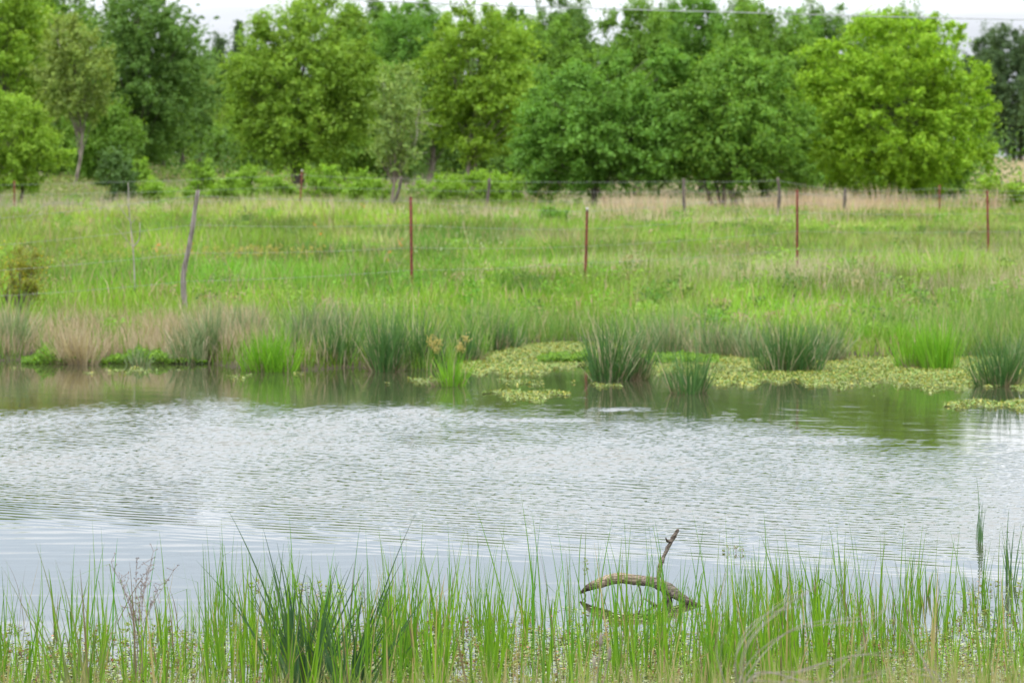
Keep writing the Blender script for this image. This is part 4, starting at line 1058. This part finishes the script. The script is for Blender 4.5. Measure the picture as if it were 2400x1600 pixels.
# floating leaves and little red tipped rosettes near the camera
acc = Acc()
n = 90000
xd = rng.uniform(-150, 2500, n); yd = 1330 + 330 * rng.uniform(0, 1, n) ** .8
edge = np.interp(xd, [0, 300, 600, 1000, 1300, 1600, 1900, 2352], [1470, 1440, 1430, 1418, 1405, 1425, 1440, 1420])
pr = np.clip((yd - edge) / 70, 0, 1) * np.clip((pnoise(xd / 60, yd / 22, 1, 3) + .05) * 1.6, 0, 1)
for (cx, cy, rx, ry) in ((700, 1350, 70, 10), (740, 1365, 40, 8), (580, 1345, 20, 5), (2250, 1365, 90, 14), (2320, 1325, 50, 10), (2290, 1410, 60, 14), (1345, 1300, 12, 3), (1695, 1268, 35, 4), (1310, 1400, 40, 6), (20, 1445, 30, 8), (1530, 1415, 110, 20), (1420, 1420, 60, 12)):
    pr = np.maximum(pr, .5 * np.exp(-((xd - cx) / rx) ** 2 - ((yd - cy) / ry) ** 2))
k = rng.uniform(0, 1, n) < pr
xd, yd = xd[k], yd[k]; D = DW(yd); n = len(xd)
c = mixc((.22, .29, .10), (.38, .40, .22), rng.uniform(0, 1, n)); q = rng.uniform(0, 1, n)
c[q < .05] = (.38, .16, .10); c[(q > .05) & (q < .35)] = (.13, .22, .03); c[(q > .35) & (q < .40)] = (.18, .15, .08)
acc.add(*leaves(np.stack([PX(xd, D), D, .004 + .008 * rng.uniform(0, 1, n)], 1), rng.normal(0, .13, (n, 3)) + [0, 0, 1], rng.uniform(.007, .017, n), c * rng.uniform(.7, 1.15, (n, 1)), asp=.75))
o = acc.build('floating_leaves', M_FLOAT)
tag(o, 'pale floating leaves covering the near water between the grass stems', 'floating plants', kind='stuff')

acc = Acc()
n = 2400
xd = rng.uniform(-150, 2500, n); yd = 1380 + 270 * rng.uniform(0, 1, n)
edge = np.interp(xd, [0, 300, 600, 1000, 1300, 1600, 1900, 2352], [1440, 1425, 1415, 1400, 1395, 1420, 1420, 1400])
k = rng.uniform(0, 1, n) < np.clip((yd - edge) / 60, 0, .8)
spots = list(zip(xd[k], yd[k])) + [(578, 1343), (592, 1345), (690, 1350), (735, 1352), (752, 1356), (780, 1355), (690, 1365), (1345, 1299), (1660, 1268), (1672, 1266), (1690, 1267), (1704, 1269), (25, 1443), (35, 1447),
         (2255, 1352), (2275, 1350), (2290, 1340), (2320, 1325), (2340, 1352), (2350, 1370), (2240, 1382), (2265, 1405), (2305, 1412), (2330, 1420), (1105, 1430), (1080, 1426), (20, 1500), (10, 1530)]
for (x_, y_) in spots:
    D = DW(y_); m_ = rng.integers(8, 15); h = rng.uniform(.015, .06)
    ang = rng.uniform(0, 6.28, m_); lev = rng.uniform(.25, 1, m_); rr = rng.uniform(.008, .022, m_) * (1.3 - lev * .6)
    cpos = np.stack([PX(x_, D) + rr * np.cos(ang), D + rr * np.sin(ang), h * lev], 1)
    nr = np.stack([-np.cos(ang) * .6, -np.sin(ang) * .6, np.full(m_, 1.)], 1) + rng.normal(0, .25, (m_, 3))
    c = mixc((.17, .24, .03), (.30, .33, .07), rng.uniform(0, 1, m_)); q = rng.uniform(0, 1, m_) < .14; c[q] = (.24, .07, .05)
    acc.add(*leaves(cpos, nr, rng.uniform(.009, .016, m_), c * rng.uniform(.7, 1.1, (m_, 1)), asp=.45))
    V, Q, T_ = blades([[PX(x_, D), D, -.01]], h, .004, 0, .1, .1, [(.16, .05, .04)], S=2); acc.add(V, Q, T_)
o = acc.build('water_primrose', M_LEAF)
tag(o, 'small red tinged leaf rosettes poking out of the near floating leaves', 'water plants', kind='stuff')

# out of focus dry growth on the near bank, close to the camera
acc = Acc()
n = 6500
D = rng.uniform(12.5, 17.5, n); xd = rng.uniform(-200, 2550, n)
z0 = ground(PX(xd, D), D)
topz = PZ(1490 + 160 * rng.uniform(0, 1, n) ** .6 - 30 * np.interp(xd, [0, 1500, 2400], [0, .3, 1]), D)
k = (topz > z0 + .1) & (rng.uniform(0, 1, n) < np.interp(xd, [0, 900, 1300, 2400], [.5, .35, .8, 1]))
Hh = (topz - z0)[k]; n = k.sum()
c = mixc((.17, .22, .06), (.36, .30, .19), rng.uniform(0, 1, n))
acc.add(*blades(np.stack([PX(xd, D), D, z0], 1)[k], Hh * 1.05, .006 * rng.uniform(.6, 1.3, n), rng.uniform(0, 6.28, n), np.abs(rng.normal(0, .15, n)), rng.uniform(0, .5, n), c, S=6))
o = acc.build('bank_grass', M_DRY)
tag(o, 'out of focus dry grass on the near bank along the bottom edge', 'grass', kind='stuff')

D0 = 13.0
X = PX(1700, D0); z0 = float(ground(X, D0))
e = empty('dry_weed', (X, D0, z0), 'blurred grey dry weed stalks arching right at the lower right', 'dry weed')
a = Acc()
lines = [[(1700, 1640), (1710, 1480), (1800, 1390), (1880, 1350)], [(1700, 1640), (1690, 1500), (1740, 1420), (1850, 1375)], [(1705, 1640), (1740, 1560), (1860, 1540), (1960, 1500)], [(1720, 1640), (1700, 1590), (1840, 1575), (1960, 1560), (2040, 1530)],
         [(1700, 1640), (1720, 1540), (1830, 1440), (1990, 1420), (2060, 1380)], [(1780, 1640), (1800, 1560), (1950, 1520), (2060, 1500)], [(2160, 1640), (2130, 1540), (2080, 1460), (2050, 1420)], [(2200, 1640), (2150, 1560), (2090, 1540)],
         [(1950, 1640), (1960, 1520), (2020, 1430)], [(1690, 1640), (1650, 1520), (1655, 1430)], [(1710, 1560), (1760, 1545), (1930, 1580), (2010, 1600)]]
for ln in lines:
    for rep in range(2):
        P_ = [np.array([PX(x_ + rng.normal(0, 6), D0) - X, rng.normal(0, .08), PZ(y_ + rng.normal(0, 6), D0) - z0]) for x_, y_ in ln]
        V, Q = tube(spline(P_, 18), np.linspace(.0022, .001, 18), 5, cap=False); a.add(V, Q)
M_GREYW = solid_mat('grey_dry_stalk', (.17, .15, .13), (.28, .25, .22), 20, .9)
a.build('stalks', M_GREYW, e)
e = empty('dry_weed', (PX(1360, 14.5), 14.5, float(ground(PX(1360, 14.5), 14.5))), 'blurred brown seed head stalk at the bottom centre', 'dry weed')
a = Acc()
for (x_, y_) in ((1380, 1468), (1365, 1520), (1400, 1500)):
    p1 = np.array([PX(x_, 14.5), 14.5, PZ(y_, 14.5)]) - np.array(e.location)
    V, Q = tube(spline([[0, 0, -.05], p1 * [.4, 1, .5], p1], 10), .0025, 5, cap=False); a.add(V, Q)
    V, Q = tube([p1 - [0, 0, .03], p1 - [0, 0, .012], p1 + [0, 0, .012], p1 + [0, 0, .03]], [.003, .008, .007, .002], 7, .15); a.add(V, Q)
a.build('stalks', M_GREYW, e)

for ob in SC.objects:
    if ob.get('group') is None and 'group' in ob.keys(): del ob['group']
